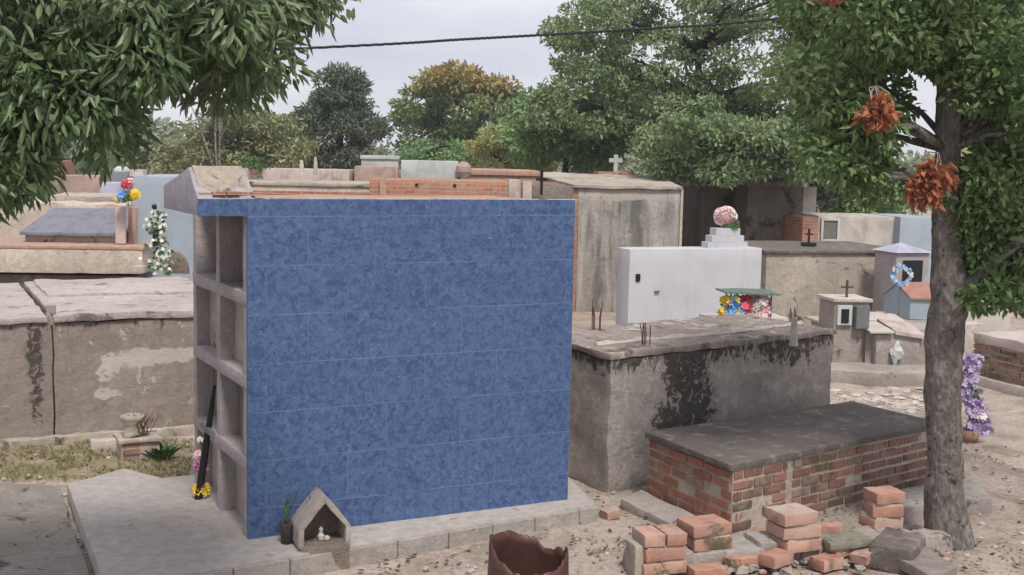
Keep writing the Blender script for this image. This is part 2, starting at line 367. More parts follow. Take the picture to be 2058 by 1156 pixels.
# ------------------------------------------------------------------ world, light
w = D.worlds.new('World'); scene.world = w; w.use_nodes = True; nt = w.node_tree; nt.nodes.clear()
wo = nt.nodes.new('ShaderNodeOutputWorld'); bg = nt.nodes.new('ShaderNodeBackground'); nt.links.new(bg.outputs[0], wo.inputs[0]); bg.inputs[1].default_value = .105
sk = nt.nodes.new('ShaderNodeTexSky'); sk.sky_type = 'NISHITA'; sk.sun_disc = False; sk.sun_elevation = R(58); sk.sun_rotation = R(163); sk.dust_density = 3
tc = nt.nodes.new('ShaderNodeTexCoord'); mp = nt.nodes.new('ShaderNodeMapping'); mp.inputs['Scale'].default_value = (1, 1, 3.2); nt.links.new(tc.outputs['Generated'], mp.inputs[0])
ns = nt.nodes.new('ShaderNodeTexNoise'); ns.inputs['Scale'].default_value = 3.2; ns.inputs['Detail'].default_value = 6; ns.inputs['Roughness'].default_value = .55; nt.links.new(mp.outputs[0], ns.inputs['Vector'])
cr = nt.nodes.new('ShaderNodeValToRGB'); cr.color_ramp.elements[0].position = .35; cr.color_ramp.elements[0].color = (5.6, 5.8, 6.8, 1); cr.color_ramp.elements[1].position = .68; cr.color_ramp.elements[1].color = (8.0, 8.0, 8.4, 1)
nt.links.new(ns.outputs[0], cr.inputs[0])
mx = nt.nodes.new('ShaderNodeMix'); mx.data_type = 'RGBA'; mx.inputs[0].default_value = .9; nt.links.new(sk.outputs[0], mx.inputs[6]); nt.links.new(cr.outputs[0], mx.inputs[7]); nt.links.new(mx.outputs[2], bg.inputs[0])
sd = D.lights.new('sun', 'SUN'); sd.energy = 3.0; sd.angle = R(12); sd.color = (1, .95, .88); so = D.objects.new('sun', sd); COL.objects.link(so)
az, el = R(163), R(56)      # azimuth from +Y clockwise, elevation: behind the camera and to the left
sdir = Vector((math.sin(az)*math.cos(el), math.cos(az)*math.cos(el), math.sin(el)))
so.rotation_euler = (-sdir).to_track_quat('-Z', 'Y').to_euler(); so.location = sdir*40
scene.view_settings.view_transform = 'Standard'; scene.view_settings.look = 'None'; scene.view_settings.exposure = .2; scene.view_settings.gamma = 1
scene.render.engine = 'CYCLES'
# ------------------------------------------------------------------ ground
def nonuni(a, b, near0, near1, step, grow=1.25):
    xs = list(np.arange(near0, near1+1e-6, step)); s = step; x = near1
    while x < b: s *= grow; x += s; xs.append(x)
    s = step; x = near0
    while x > a: s *= grow; x -= s; xs.insert(0, x)
    return xs
xs = nonuni(-170, 170, -6, 7, .09); ys = nonuni(-30, 230, 4.5, 17, .09)
vs = []; 
for y in ys:
    for x in xs:
        d = math.hypot(x, y-9); k = 1/(1+(d/18)**2)
        z = k*(.03*mnoise.noise(Vector((x*.6, y*.6, 0)))+.022*mnoise.noise(Vector((x*2.3, y*2.3, 4)))+.010*mnoise.noise(Vector((x*7, y*7, 9))))
        vs.append((x, y, z-.012))
nx = len(xs); fs = [(j*nx+i, j*nx+i+1, (j+1)*nx+i+1, (j+1)*nx+i) for j in range(len(ys)-1) for i in range(nx-1)]
me = D.meshes.new('ground'); me.from_pydata(vs, [], fs); me.materials.append(M['ground'])
for p in me.polygons: p.use_smooth = True
o = D.objects.new('ground', me); COL.objects.link(o); finish(o, 'dry tan dirt ground scattered with litter between the tombs', None, None, 'structure')
pa = MB().prism([P(-900, 1700), P(-1200, 950), P(-150, 985), P(20, 975), P(120, 985), P(160, 1100), P(240, 1400), P(250, 1700)], -.1, .02)
finish(build('path', pa, M['path'], bevel=.01, sub=.2, amp=.03, nscale=3), 'worn grey concrete path left of the pale pad', None, None, 'structure')
# ------------------------------------------------------------------ BLUE TOMB
PZ = .13
A = P(497, 1083, PZ); B = P(1136, 1003, PZ)
u = (B-A); LEN = u.length; u.normalize(); v = Vector((-u.y, u.x, 0)); WID = 1.62
TOP = ZH(A, 399)
print('tomb', A, B, LEN, TOP)
pad = MB().prism([P(212, 1180, PZ), P(1199, 1013, PZ), P(1141, 957, PZ), A+u*2.75+v*1.9, A-u*.2+v*1.9, P(250, 941, PZ), P(135, 972, PZ)], -.05, PZ)
build_pad = build('concrete_plinth', pad, [M['pad']], ex=u, bevel=.012, sub=.3, amp=.006)
finish(build_pad, 'pale grey concrete plinth that the blue tiled tomb stands on', 'plinth')
kb = MB(); p0 = P(212, 1180, PZ); p1 = P(1199, 1013, PZ); kd = (p1-p0).normalized(); kn = Vector((kd.y, -kd.x, 0)); kl = (p1-p0).length; x = 0
while x < kl-.01:
    w_ = min(random.choice((.38, .4, .42)), kl-x); kb.obox(p0+kd*(x+w_/2)+kn*.012+UP*(.045-PZ), kd, kn, UP, w_/2-.004, .02, .07); x += w_
build('kerb_blocks', kb, M['pad_side'], build_pad, ex=kd, bevel=.006)
bt = thing('blue_tomb', (A.x, A.y, PZ), 'tall tomb clad in marbled blue tiles with open burial niches at its end', 'tomb')
c = MB().box(A, u, v, PZ, TOP-.062, .30, LEN, .012, WID)
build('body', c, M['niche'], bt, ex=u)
c = MB().box(A, u, v, PZ-.01, TOP-.003, .0, LEN+.012, -.018, .012)
c.box(A, u, v, TOP-.122, TOP-.004, -.335, 0., -.018, .012)
build('tiled_side', c, M['blue'], bt, ex=u, bevel=.003)
for nm, x0, x1 in (('end_wall', LEN+.001, LEN+.03),):
    build(nm, MB().box(A, u, v, PZ, TOP-.04, x0, x1, .013, WID), M['conc'], bt, ex=u)
# niche frame
fr = MB(); pil = [(0., .10), (WID/2-.055, WID/2+.055), (WID-.10, WID)]
for a_, b_ in pil: fr.box(A, u, v, PZ, TOP-.10, .0, .30, max(a_, .013), b_)
lev = [.71, 1.295, 1.88]
for z in lev: fr.box(A, u, v, z-.095, z, -.006, .296, .012, WID-.002)
build('niche_frame', fr, M['frame'], bt, ex=v, bevel=.008, sub=.2, amp=.006, nscale=5)
fl = [PZ]+lev; tp = [z-.1 for z in lev]+[TOP-.125]
for ci, (a_, b_) in enumerate(((.10, WID/2-.055), (WID/2+.055, WID-.10))):
    for ri in range(4):
        dpt = (.12, .135, .11, .29)[ri]
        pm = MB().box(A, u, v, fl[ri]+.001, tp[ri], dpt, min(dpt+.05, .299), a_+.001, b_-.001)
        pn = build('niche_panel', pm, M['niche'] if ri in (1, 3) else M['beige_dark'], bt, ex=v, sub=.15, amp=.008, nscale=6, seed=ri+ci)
# pediment
o0 = Vector((A.x, A.y, 0))-u*.335
w0, w1 = -.010, WID+.42; z0 = TOP-.118
for _k in range(400):
    w1 = .3+_k*.006
    if proj(o0+v*w1+UP*z0)[0] < 329: break
print('w1', w1)
pk = ZH(o0+v*(.62*w1), 336); z_l = ZH(o0+v*w1, 372); 
w_pk = w1*.5
for _k in range(400):
    w_pk = .2+_k*.005
    if proj(o0+v*w_pk+UP*TOP)[0] < 378: break
pk = ZH(o0+v*w_pk, 336)
prof = [(w0, z0), (w0, TOP+.0), (w0+.03, TOP+.02), (w_pk, pk), (w1, z_l), (w1, z0)]
c = MB().extrude([o0+v*a_+UP*z_ for a_, z_ in prof], u*.40)
build('pediment', c, M['pedi'], bt, ex=v, bevel=.012, sub=.15, amp=.006)
c = MB().extrude([o0+u*.03+v*.03+UP*(TOP+.012), o0+u*.03+v*(w_pk-.015)+UP*(pk-.002), o0+u*.03+v*(w_pk-.015)+UP*(pk+.010), o0+u*.03+v*.03+UP*(TOP+.028)], u*.345)
build('cement_slope', c, concrete('crumbly_beige_cement', (.40, .34, .29), (.30, .25, .21), stain=.35, stain_sc=7, dark=(.15, .10, .08), bump=.9), bt, ex=u, sub=.05, amp=.009, nscale=9)
c = MB()                                     # a broken row of red tiles along the slope's foot
for k in range(5):
    ax = (u+v*random.uniform(-.2, .2)).normalized(); c.obox(o0+u*(.06+k*.09)+v*random.uniform(.03, .08)+UP*(TOP+.03+random.uniform(-.006, .006)), ax, UP.cross(ax), UP, .045, .05, .012)
build('pediment_tiles', c, M['tile'], bt, ex=u, bevel=.003)
c = MB().box(A, u, v, TOP-.06, TOP-.03, .02, LEN+.03, .014, WID); build('roof', c, M['rufous'], bt, ex=u, bevel=.008, sub=.18, amp=.007)
c = MB(); x = .05
while x < LEN-.1:
    w_ = random.uniform(.12, .3); c.obox(o0+u*(x+.335+w_/2)+v*random.uniform(.045, .055)+UP*(TOP-.012), u, v, UP, w_/2-.003, .03, random.uniform(.010, .017)); x += w_*random.uniform(1, 1.5)
build('roof_edge_tiles', c, M['palepink'], bt, ex=u, bevel=.004)
# things in front of the niches
t0 = P(398, 1003, PZ); t1 = Q(431, 775, t0.y-.06)
bs = thing('leaning_cross', t0, 'black wooden grave cross leaning against the open niches', 'cross')
c = MB().tube([t0, t0.lerp(t1, .5), t1], [.034, .03, .014], 5); build('post', c, M['black'], bs)
cc = t0.lerp(t1, .62); c = MB().obox(cc-u*.01, v, u, UP, .17, .014, .02); build('crossbar', c, M['grey_metal'], bs)
def bouquet(name, base, label, cat, heads, stem_to=None, pot=None, group=None):
    b = thing(name, base, label, cat, group)
    by = {}
    for (p, col, r, n) in heads: by.setdefault(col, []).append((p, r, n))
    for col, lst in by.items():
        m_ = MB()
        for p, r, n in lst:
            for k in range(n):
                d = Vector((random.gauss(0, 1), random.gauss(-.9, .7), random.gauss(.3, .8))).normalized()
                m_.flower(Vector(p)+d*r*.7, d, r*random.uniform(.45, .7))
        build('leaves' if col == 'p_green' else 'blossoms', m_, M[col], b)
    if stem_to:
        m_ = MB()
        for p in stem_to: m_.tube([base, (Vector(base)+Vector(p))/2+Vector((.01, 0, .01)), p], .005, 4)
        build('stems', m_, M['p_green'], b)
    return b
f0 = P(413, 1000, PZ)-u*.03
bouquet('flower_bunch', f0, 'bunch of yellow and magenta flowers at the foot of the niches', 'flowers',
        [(f0+UP*.07, 'p_yellow', .075, 10), (f0+UP*.26, 'p_mag', .07, 14), (f0+UP*.33+v*.03, 'p_pink', .06, 8), (f0+UP*.46, 'p_white', .04, 5), (f0+UP*.17, 'p_white', .04, 5)], [f0+UP*.3, f0+UP*.46])
c = MB().lathe(f0+UP*.07-u*.055, [(.001, .01), (.02, .012), (.026, 0)], 10); 
# ------------------------------------------------------------------ MINI SHRINE
s0 = P(653, 1142); s0.z = 0; zb = .155
ms = thing('grave_shrine', s0, 'small concrete house-shaped shrine with peaked roof in front of the blue tomb', 'shrine')
sx_ = (u*.93-v*.1).normalized(); sy_ = Vector((-sx_.y, sx_.x, 0))
sy_ = (sy_*.99-sx_*.02).normalized()
def sh(a, b, z): return s0+sx_*a+sy_*b+UP*z
W2 = .183; T_ = .038; zs = zb+.135; za = zb+.365
outer = [(-W2, zb), (-W2, zs), (0, za), (W2, zs), (W2, zb+.01)]; inner = [(-W2+T_, zb), (-W2+T_, zs-.008), (0, za-.062), (W2-T_, zs-.008), (W2-T_, zb+.01)]
c = MB()
for i in range(4):
    (a0, b0), (a1, b1) = outer[i], outer[i+1]; (c0, d0), (c1, d1) = inner[i], inner[i+1]
    c.extrude([sh(a0, 0, b0), sh(a1, 0, b1), sh(c1, 0, d1), sh(c0, 0, d0)], sy_*.27)
build('shell', c, M['conc'], ms, ex=sx_, bevel=.004, sub=.08, amp=.006, nscale=9)
c = MB().extrude([sh(a, .235, b) for a, b in inner], sy_*.03); build('back_panel', c, M['niche'], ms, ex=sx_)
c = MB().extrude([sh(-W2+.01, -.02, -.05), sh(W2-.01, -.02, -.05), sh(W2-.01, -.02, zb+.012), sh(-W2+.01, -.02, zb+.012)], sy_*.32); build('earth_base', c, M['niche2'], ms, ex=sx_, bevel=.02, sub=.07, amp=.02, nscale=6)
c = MB().lathe(sh(.0, .12, zb+.012), [(.022, 0), (.026, .03), (.012, .05), (.016, .075), (.004, .095)], 12); c.blob(sh(.04, .1, zb+.025), .02)
o = build('candle_holder', c, M['p_white']); o.data.materials[0] = M['conc_pale']; finish(o, 'tiny pale candle holder inside the peaked shrine', 'candle holder')
pp = P(580, 1095, PZ)+v*.04
o = thing('flower_pot', pp, 'dark mossy pot with wilted stems against the plinth left of the shrine', 'pot')
build('pot', MB().lathe(pp, [(.001, 0), (.04, 0), (.05, .13), (.053, .15), (.045, .15), (.04, .12), (.001, .12)], 16), M['darkpot'], o, smooth=True)
c = MB()
for i in range(7): c.tube([pp+UP*.15, pp+Vector((random.uniform(-.05, .05), random.uniform(-.03, .03), .24)), pp+Vector((random.uniform(-.09, .06), random.uniform(-.05, .05), random.uniform(.25, .36)))], .004, 4)
build('stems', c, M['p_green'], o)
# ------------------------------------------------------------------ RUSTY DRUM
dc = P(1060, 1240); dc.z = 0; rr = .245
dm = thing('broken_drum', dc, 'rusty brown metal drum with a torn jagged rim', 'drum')
m_ = MB(); n = 96; rt = []
for j in range(n):
    t = 2*math.pi*j/n
    base_t = .435+.06*max(0, math.cos(t-R(170)))-.0*math.sin(t)
    jag = .028*mnoise.noise(Vector((math.cos(t)*3, math.sin(t)*3, 1)))+.016*mnoise.noise(Vector((math.cos(t)*11, math.sin(t)*11, 7)))
    if R(200) < t < R(340): base_t -= .09*math.sin((t-R(200))/R(140)*math.pi)**.5
    if R(20) < t < R(75): base_t -= .04
    rt.append(base_t+jag)
for th in (0, .008):
    for k in range(9):
        for j in range(n):
            t = 2*math.pi*j/n; z = -.02+(rt[j]+.02)*k/8; r = (rr+.025*(1-k/8)-th)*(1+.02*mnoise.noise(Vector((math.cos(t)*2, math.sin(t)*2, z*5))))
            m_.v.append(dc+Vector((r*math.cos(t), r*math.sin(t), z)))
for s_ in (0, 9*n):
    for k in range(8):
        for j in range(n): m_.f.append([s_+k*n+j, s_+k*n+(j+1) % n, s_+(k+1)*n+(j+1) % n, s_+(k+1)*n+j]); m_.m.append(0)
for j in range(n): m_.f.append([8*n+j, 8*n+(j+1) % n, 17*n+(j+1) % n, 17*n+j]); m_.m.append(0)
build('shell', m_, M['rust'], dm, smooth=True)
# ------------------------------------------------------------------ generic tombs
def quadbox(name, pix, ztop, mat, label, cat='tomb', lid=None, lidmat=None, lo=.04, depth=None, zb=-.05, amp=.012, sub=.22, lidname='lid_slab', group=None, ang=None, bev=.02):
    """footprint from picture points lying at height ztop; two points + depth or four points"""
    pts = [P(a, b, ztop) for a, b in pix]
    if len(pts) == 2:
        d = (pts[1]-pts[0]).normalized(); nn = Vector((-d.y, d.x, 0)); nn = nn if nn.y > 0 else -nn
        pts += [pts[1]+nn*depth, pts[0]+nn*depth]
    d = (pts[1]-pts[0]).normalized(); cen = sum(pts, Vector((0, 0, 0)))/4
    t = thing(name, (cen.x, cen.y, 0), label, cat, group); lt = lid or 0
    build('wall', MB().prism(pts, zb, ztop-lt-(.001 if lid else 0)), mat, t, ex=d, bevel=bev, sub=sub, amp=amp)
    if lid:
        q = [cen+(p-cen)*(1+lo/(p-cen).length) for p in pts]
        build(lidname, MB().prism(q, ztop-lt, ztop), lidmat or mat, t, ex=d, bevel=min(.015, lt*.3), sub=sub, amp=amp)
    return t, pts, d
def frontbox(name, pxl, pxr, ytop, Y, mat, label, depth=1.2, ang=20, z0=-.05, cat='tomb', lid=None, lidmat=None, lo=.05, amp=.008, sub=.3, ybot=None, group=None, lidname='lid_slab'):
    """box whose front top edge starts at pixel (pxl, ytop) at depth Y and runs at angle ang to pixel column pxr"""
    a = Q(pxl, ytop, Y); zt = a.z; d = Vector((math.cos(R(ang)), math.sin(R(ang)), 0))
    lo_, hi_ = 0., 30.
    for _ in range(40):
        mm = (lo_+hi_)/2
        if proj(a+d*mm)[0] < pxr: lo_ = mm
        else: hi_ = mm
    if ybot is not None: z0 = ZH(a, ybot)
    n_ = Vector((-d.y, d.x, 0)); pts = [a, a+d*lo_, a+d*lo_+n_*depth, a+n_*depth]; cen = sum(pts, Vector((0, 0, 0)))/4; lt = lid or 0
    t = thing(name, (cen.x, cen.y, max(z0, 0)), label, cat, group)
    build('wall', MB().prism(pts, z0, zt-lt), mat, t, ex=d, bevel=.015, sub=sub, amp=amp)
    if lid:
        q = [cen+(p-cen)*(1+lo/(p-cen).length) for p in pts]
        build(lidname, MB().prism(q, zt-lt, zt), lidmat or mat, t, ex=d, bevel=min(.012, lt*.3), sub=sub, amp=amp)
    return t, a, d, n_, lo_, zt
# brown-grey low tomb at left
b0 = P(0, 897); b1 = P(380, 867); dl = (b1-b0).normalized(); nl = Vector((-dl.y, dl.x, 0)); zl = 1.25
b0 = b0-dl*1.3; Ll = (b1-b0).length+.55; 
lt = thing('low_tomb', b0+dl*1.5, 'long low brown-grey rendered tomb with rosy flaking top, left of the blue tomb', 'tomb')
c = MB().box(b0, dl, nl, -.05, zl-.07, 0, 1.79, 0, 3.1); c.box(b0, dl, nl, -.05, zl-.07, 1.8, Ll, .0, 3.1)
def wq(px, py):
    d = ray(px, py); t = (b0-Vector((0, 0, HC))).dot(nl)/d.dot(nl); q_ = Vector((0, 0, HC))+d*t-(b0+dl*1.5); return (q_.x, q_.y, q_.z)
ml = concrete('brown_grey_render_patched', (.235, .198, .173), (.165, .136, .118), stain=.08, sc=.7, drips=(zl-.08, .25, .18), patches=[(wq(70, 690)[0], wq(70, 690)[1], .85, .10, .5, .28), (wq(72, 790)[0], wq(72, 790)[1], .4, .09, .35, .24)], light=.0, rnd=False, lightc=(.50, .45, .41),
    lpatches=[(*wq(320, 716), .66, .10, .40), (*wq(240, 730), .24, .11, .36), (*wq(218, 792), .22, .07, .36), (*wq(205, 750), .12, .14, .2), (*wq(115, 720), .12, .5, .10)])
# pale trowelled patch as its own skim of mortar
build('wall', c, ml, lt, ex=dl, bevel=.02, sub=.15, amp=.018, nscale=2.5)
c = MB().box(b0, dl, nl, zl-.07, zl-.01, -.05, 1.74, -.035, 3.2); c.box(b0, dl, nl, zl-.07, zl, 1.80, Ll+.05, -.035, 3.2)
for k, (z_, y0_) in enumerate(((.03, 1.5),)): c.box(b0, dl, nl, zl-.01, zl+z_, 1.9, Ll, y0_, 3.15-.05*k)
build('top_slab', c, M['slab_rosy'], lt, ex=dl, bevel=.012, sub=.16, amp=.018)
c = MB().box(b0, dl, nl, -.05, .07, 0, Ll-.5, -.10, -.001); build('footing', c, M['beige_dark'], lt, ex=dl, bevel=.015, sub=.12, amp=.02, nscale=5)
st = Q(104, 600, (b0+dl*1.77).y+.06); c = MB().tube([b0+dl*1.79+nl*.06+UP*(zl-.1), b0+dl*1.79+nl*.06+UP*(zl+.09)], [.055, .045], 6, .3); build('corner_stub', c, M['conc'], lt)
# dry twigs, brick planter, block
pl0 = P(283, 925); plo = thing('brick_planter', pl0, 'low dark brick planter box against the brown-grey tomb', 'planter')
c = MB().box(pl0, dl, nl, -.03, .17, -.17, .17, 0, .3); build('box', c, M['mortar'], plo, ex=dl)
c = MB(); 
for z_ in (0, .066, .13): c.brick_face(pl0-dl*.17, pl0+dl*.17, z_-.02, z_+.05, -nl, .17, .055, jit=.01)
c.brick_face(pl0+dl*.17, pl0+dl*.17+nl*.3, 0, .17, dl, .15, .055); build('brickwork', c, M['brick_old'], plo, ex=dl, bevel=.003)
c = MB().box(pl0, dl, nl, .17, .205, -.20, .20, -.03, .33); build('rim', c, M['beige_dark'], plo, ex=dl, bevel=.008, sub=.08, amp=.012)
ob = pl0+nl*.12-dl*.06+UP*.205; o = build('broken_urn', MB().lathe(ob, [(.001, 0), (.09, 0), (.07, .03), (.06, .1), (.095, .16), (.10, .2), (.085, .2), (.05, .12), (.001, .1)], 14, .05), M['beige_dark'], smooth=True, amp=.02, nscale=9); finish(o, 'weathered broken urn on the dark brick planter', 'urn')
def twigs(name, base, n, h, sp, mat, label, r=.004):
    c = MB()
    for i in range(n):
        a = Vector(base)+Vector((random.uniform(-sp, sp)*.3, random.uniform(-sp, sp)*.3, 0)); b = a+Vector((random.uniform(-sp, sp), random.uniform(-sp, sp), h*random.uniform(.5, 1)))
        m = (a+b)/2+Vector((random.uniform(-.04, .04), 0, .03)); c.tube([a, m, b], [r, r*.8, r*.4], 4)
        for k in range(2): c.tube([m, m+Vector((random.uniform(-.08, .08), random.uniform(-.05, .05), random.uniform(.03, .1)))], [r*.6, r*.3], 3)
    return finish(build(name, c, mat), label, 'dry plant')
twigs('dry_plant', pl0+dl*.05+nl*.1+UP*.2, 22, .26, .13, M['rebar'], 'dry twiggy plant growing from the dark brick planter')
bk = P(215, 905); o = build('concrete_block', MB().box(bk, dl, nl, -.02, .10, -.14, .14, 0, .12), M['conc_pale'], ex=dl, bevel=.012, sub=.06, amp=.012, nscale=6); finish(o, 'small pale concrete block lying left of the brick planter', 'block')
def weed(base, n, h, sp, label, wide=.012, mat='p_green'):
    c = MB(); b_ = Vector(base)
    for i in range(n):
        a = random.uniform(0, 6.28); r0 = random.uniform(0, sp*.4); s = b_+Vector((math.cos(a)*r0, math.sin(a)*r0, 0)); dd = Vector((math.cos(a), math.sin(a), 0)); L = random.uniform(.5, 1)*h
        tip = s+dd*random.uniform(.2, 1)*sp+UP*L; md = (s+tip)/2+UP*.25*L; sd_ = dd.cross(UP)*wide
        c.add([s-sd_*.4, s+sd_*.4, md+sd_, tip, md-sd_], [[0, 1, 2, 3, 4]])
    return finish(build('weed', c, M[mat]), label, 'weed')
weed(P(325, 922), 90, .13, .16, 'leafy green weed beside the brick planter', .022)
# ------------------------------------------------------------------ mouldy concrete tomb right of the blue one
ZT = ZH(P(1232, 985), 710)
pix = [(1228, 710), (1676, 662), (1495, 630), (1070, 668)]
pts = [P(a, b, ZT) for a, b in pix]; dH = (pts[1]-pts[0]).normalized(); cen = sum(pts, Vector((0, 0, 0)))/4; nH = Vector((-dH.y, dH.x, 0))
mt = thing('mouldy_tomb', (cen.x, cen.y, 0), 'grey rendered tomb blotched with black mould, right of the blue tomb', 'tomb')
pf = lambda px, py: (lambda d: Vector((0, 0, HC))+d*((pts[0]-Vector((0, 0, HC))).dot(nH)/d.dot(nH)))(ray(px, py))-Vector((cen.x, cen.y, 0))
pc1 = pf(1375, 745); pc2 = pf(1395, 815); pc3 = pf(1345, 840); pc4 = pf(1585, 700); pc5 = pf(1640, 690)
mm_ = concrete('mouldy_render', (.315, .28, .258), (.225, .20, .18), dark=(.04, .033, .03), drips=(ZT, .36, .35), rnd=False, bump=.55, light=.55, lightc=(.46, .415, .385),
    patches=[(pc1.x, pc1.y, pc1.z, .42, .36, .30), (pc2.x, pc2.y, pc2.z, .34, .42, .30), (pc3.x, pc3.y, pc3.z, .32, .20, .30), (pc4.x, pc4.y, pc4.z, .55, .26, .25)])
build('wall', MB().prism(pts, -.05, ZT-.06), mm_, mt, ex=dH, bevel=.02, sub=.12, amp=.022, nscale=2.8)
q = [cen+(p-cen)*(1+.03/(p-cen).length) for p in pts]
build('top_slab', MB().prism(q, ZT-.059, ZT), concrete('mouldy_top', (.25, .205, .18), (.18, .15, .13), stain=.5, stain_sc=5, light=.15, dark=(.09, .075, .065)), mt, ex=dH, bevel=.015, sub=.12, amp=.022)
ridge = [pts[0]+(pts[1]-pts[0])*t+nH*(.33+.03*math.sin(t*9))+UP*.004 for t in np.linspace(.04, .97, 22)]
build('cement_ridge', MB().tube(ridge, [.035+.012*math.sin(i*1.9) for i in range(22)], 6, .4), M['conc_pale'], mt)
for (px, py, n_, h) in ((1196, 664, 5, .30), (1300, 694, 5, .24), (1596, 650, 4, .2)):
    b_ = P(px, py, ZT); b_.z -= .02; c = MB()
    for i in range(n_):
        o_ = Vector((random.uniform(-.05, .05), random.uniform(-.05, .05), 0)); c.tube([b_+o_, b_+o_*1.05+UP*h*.5, b_+o_*1.25+Vector((random.uniform(-.015, .015), 0, h*random.uniform(.75, 1.05)))], .005, 5)
    build('rebar_ends', c, M['rebar'], mt)
b_ = P(1595, 678, ZT); build('corner_stub', MB().tube([b_-UP*.08, b_+UP*.02, b_+UP*.19], [.05, .042, .034], 6, .4), M['conc_pale'], mt)
# ------------------------------------------------------------------ brick tomb with dark slab
ZB = .565
pts = [P(1470, 935, ZB), P(1892, 850, ZB), P(1712, 806, ZB), P(1296, 868, ZB)]; cen = sum(pts, Vector((0, 0, 0)))/4; dB = (pts[1]-pts[0]).normalized()
bk_t = thing('brick_tomb', (cen.x, cen.y, 0), 'low red brick tomb with a dark weathered slab lid beside the big tree', 'tomb')
inn = [cen+(p-cen)*(1-.045/(p-cen).length) for p in pts]
build('lid_slab', MB().prism(pts, ZB-.05, ZB), M['slab_dark'], bk_t, ex=dB, bevel=.004, sub=.14, amp=.004)
build('mortar', MB().prism([cen+(p-cen)*(1-.001/(p-cen).length) for p in inn], -.05, ZB-.052), M['mortar'], bk_t, ex=dB, sub=.1, amp=.003, nscale=5)
c = MB(); outw = lambda a, b: (lambda d: Vector((d.y, -d.x, 0)))((b-a).normalized())
c.brick_face(inn[3], inn[0], .02, ZB-.05, outw(inn[3], inn[0]), deep=.07)
build('end_brickwork', c, M['brick'], bk_t, ex=dB, bevel=.004)
c = MB(); L_ = inn[1]-inn[0]; on = outw(inn[0], inn[1])
c.brick_face(inn[0], inn[0]+L_*.235, .02, ZB-.05, on, skip=.03, jit=.007, deep=.07, proud=.012); c.brick_face(inn[0]+L_*.26, inn[0]+L_*.60, .02, ZB-.05, on, skip=.06, jit=.008, deep=.07, proud=.012)
c.brick_face(inn[0]+L_*.60, inn[1], .02, ZB-.05, on, skip=.03, deep=.07); c.brick_face(inn[1], inn[2], .02, ZB-.05, outw(inn[1], inn[2])); c.brick_face(inn[2], inn[3], .02, ZB-.05, outw(inn[2], inn[3]))
build('side_brickwork', c, M['brick_old'], bk_t, ex=dB, bevel=.004)
# concrete footings round it
o = build('concrete_kerb', MB().prism([P(1246, 1004, .06), P(1372, 1062, .06), P(1400, 1035, .06), P(1290, 985, .06)], -.04, .06), M['conc'], bevel=.012, sub=.1, amp=.012); finish(o, 'narrow grey concrete kerb at the left foot of the brick tomb', 'kerb')
o = build('footing_slab', MB().prism([P(1810, 1022, .13), P(1996, 1000, .13), P(1960, 960, .13), P(1790, 985, .13)], -.04, .13), M['conc'], bevel=.012, sub=.1, amp=.012); finish(o, 'low grey concrete footing slab behind the foot of the big tree', 'slab')
# ------------------------------------------------------------------ ruined low wall of bricks in front
wa = P(1265, 1148); wb = P(1850, 1105); dW = (wb-wa).normalized(); nW = Vector((-dW.y, dW.x, 0)); LW = (wb-wa).length
rw = thing('ruined_wall', wa, 'broken low wall of mortar and brick in the foreground', 'wall')
c = MB(); x = 0
while x < LW:
    w_ = random.uniform(.16, .34); c.obox(wa+dW*(x+w_/2)+nW*random.uniform(.0, .05)+UP*.05, dW, nW, UP, w_*.52, .13+random.uniform(-.02, .03), .09+random.uniform(-.03, .03)); x += w_
build('mortar_core', c, M['conc'], rw, ex=dW, bevel=.02, sub=.07, amp=.022, nscale=6)
c = MB().obox(wa+dW*.01-nW*.10+UP*.11, dW, nW, UP, .055, .10, .13); build('plastered_end', c, M['beige_dark'], rw, ex=dW, bevel=.012, sub=.08, amp=.010)
c = MB()
for (px, py, z, L, a) in ((1490, 1128, .06, .13, 8), (1560, 1122, .09, .11, 26), (1700, 1100, .10, .15, 12), (1420, 1150, .05, .12, 0), (1660, 1130, .05, .1, 20)):
    p = P(px, py, z); ax = Matrix.Rotation(R(a), 3, 'Z') @ dW; c.obox(p, ax, UP.cross(ax), UP, L, .07, .04)
build('brick_course', c, M['brick_new'], rw, ex=dW, bevel=.003, sub=.05, amp=.005, nscale=20)
c = MB().obox(P(1692, 1085, .15), dW, nW, UP, .17, .13, .035); build('mossy_cap', c, concrete('mossy_mortar', (.21, .20, .155), (.15, .145, .11), stain=.4), rw, ex=dW, bevel=.02, sub=.05, amp=.02, nscale=8)
def stack(px, py, z0, courses, label, mats=('brick_new', 'brick_new'), wv=.155, dv=.12, hh=.043, ang=18):
    """courses of bricks; py is the row of the stack's front face at z0"""
    p = P(px, py, z0); t = thing('brick_stack', (p.x, p.y, z0), label, 'bricks', 'stacks of leftover bricks on the broken wall'); z = z0
    for k, (split, dx, da) in enumerate(courses):
        ax = Matrix.Rotation(R(ang+da), 3, 'Z') @ Vector((1, 0, 0)); ay = UP.cross(ax); h = hh*random.uniform(.92, 1.05); cz = p+ax*dx+ay*dv*.5+UP*(z-z0+h)
        if split:
            for s_ in (-1, 1):
                build('brick', MB().obox(cz+ax*s_*wv*.52, ax, ay, UP, wv*.48, dv, h-.003), M[mats[k % 2]], t, ex=ax, bevel=.003, sub=.05, amp=.004, nscale=22, seed=k+s_)
        else: build('brick', MB().obox(cz, ax, ay, UP, wv*random.uniform(.93, 1.03), dv, h-.003), M[mats[k % 2]], t, ex=ax, bevel=.003, sub=.05, amp=.0045, nscale=22, seed=k)
        if k < len(courses)-1: build('mortar_bed', MB().obox(cz+UP*(h+.004), ax, ay, UP, wv*.9, dv*.9, .009), M['mortar'], t, sub=.05, amp=.006)
        z += 2*h+.014
    return t
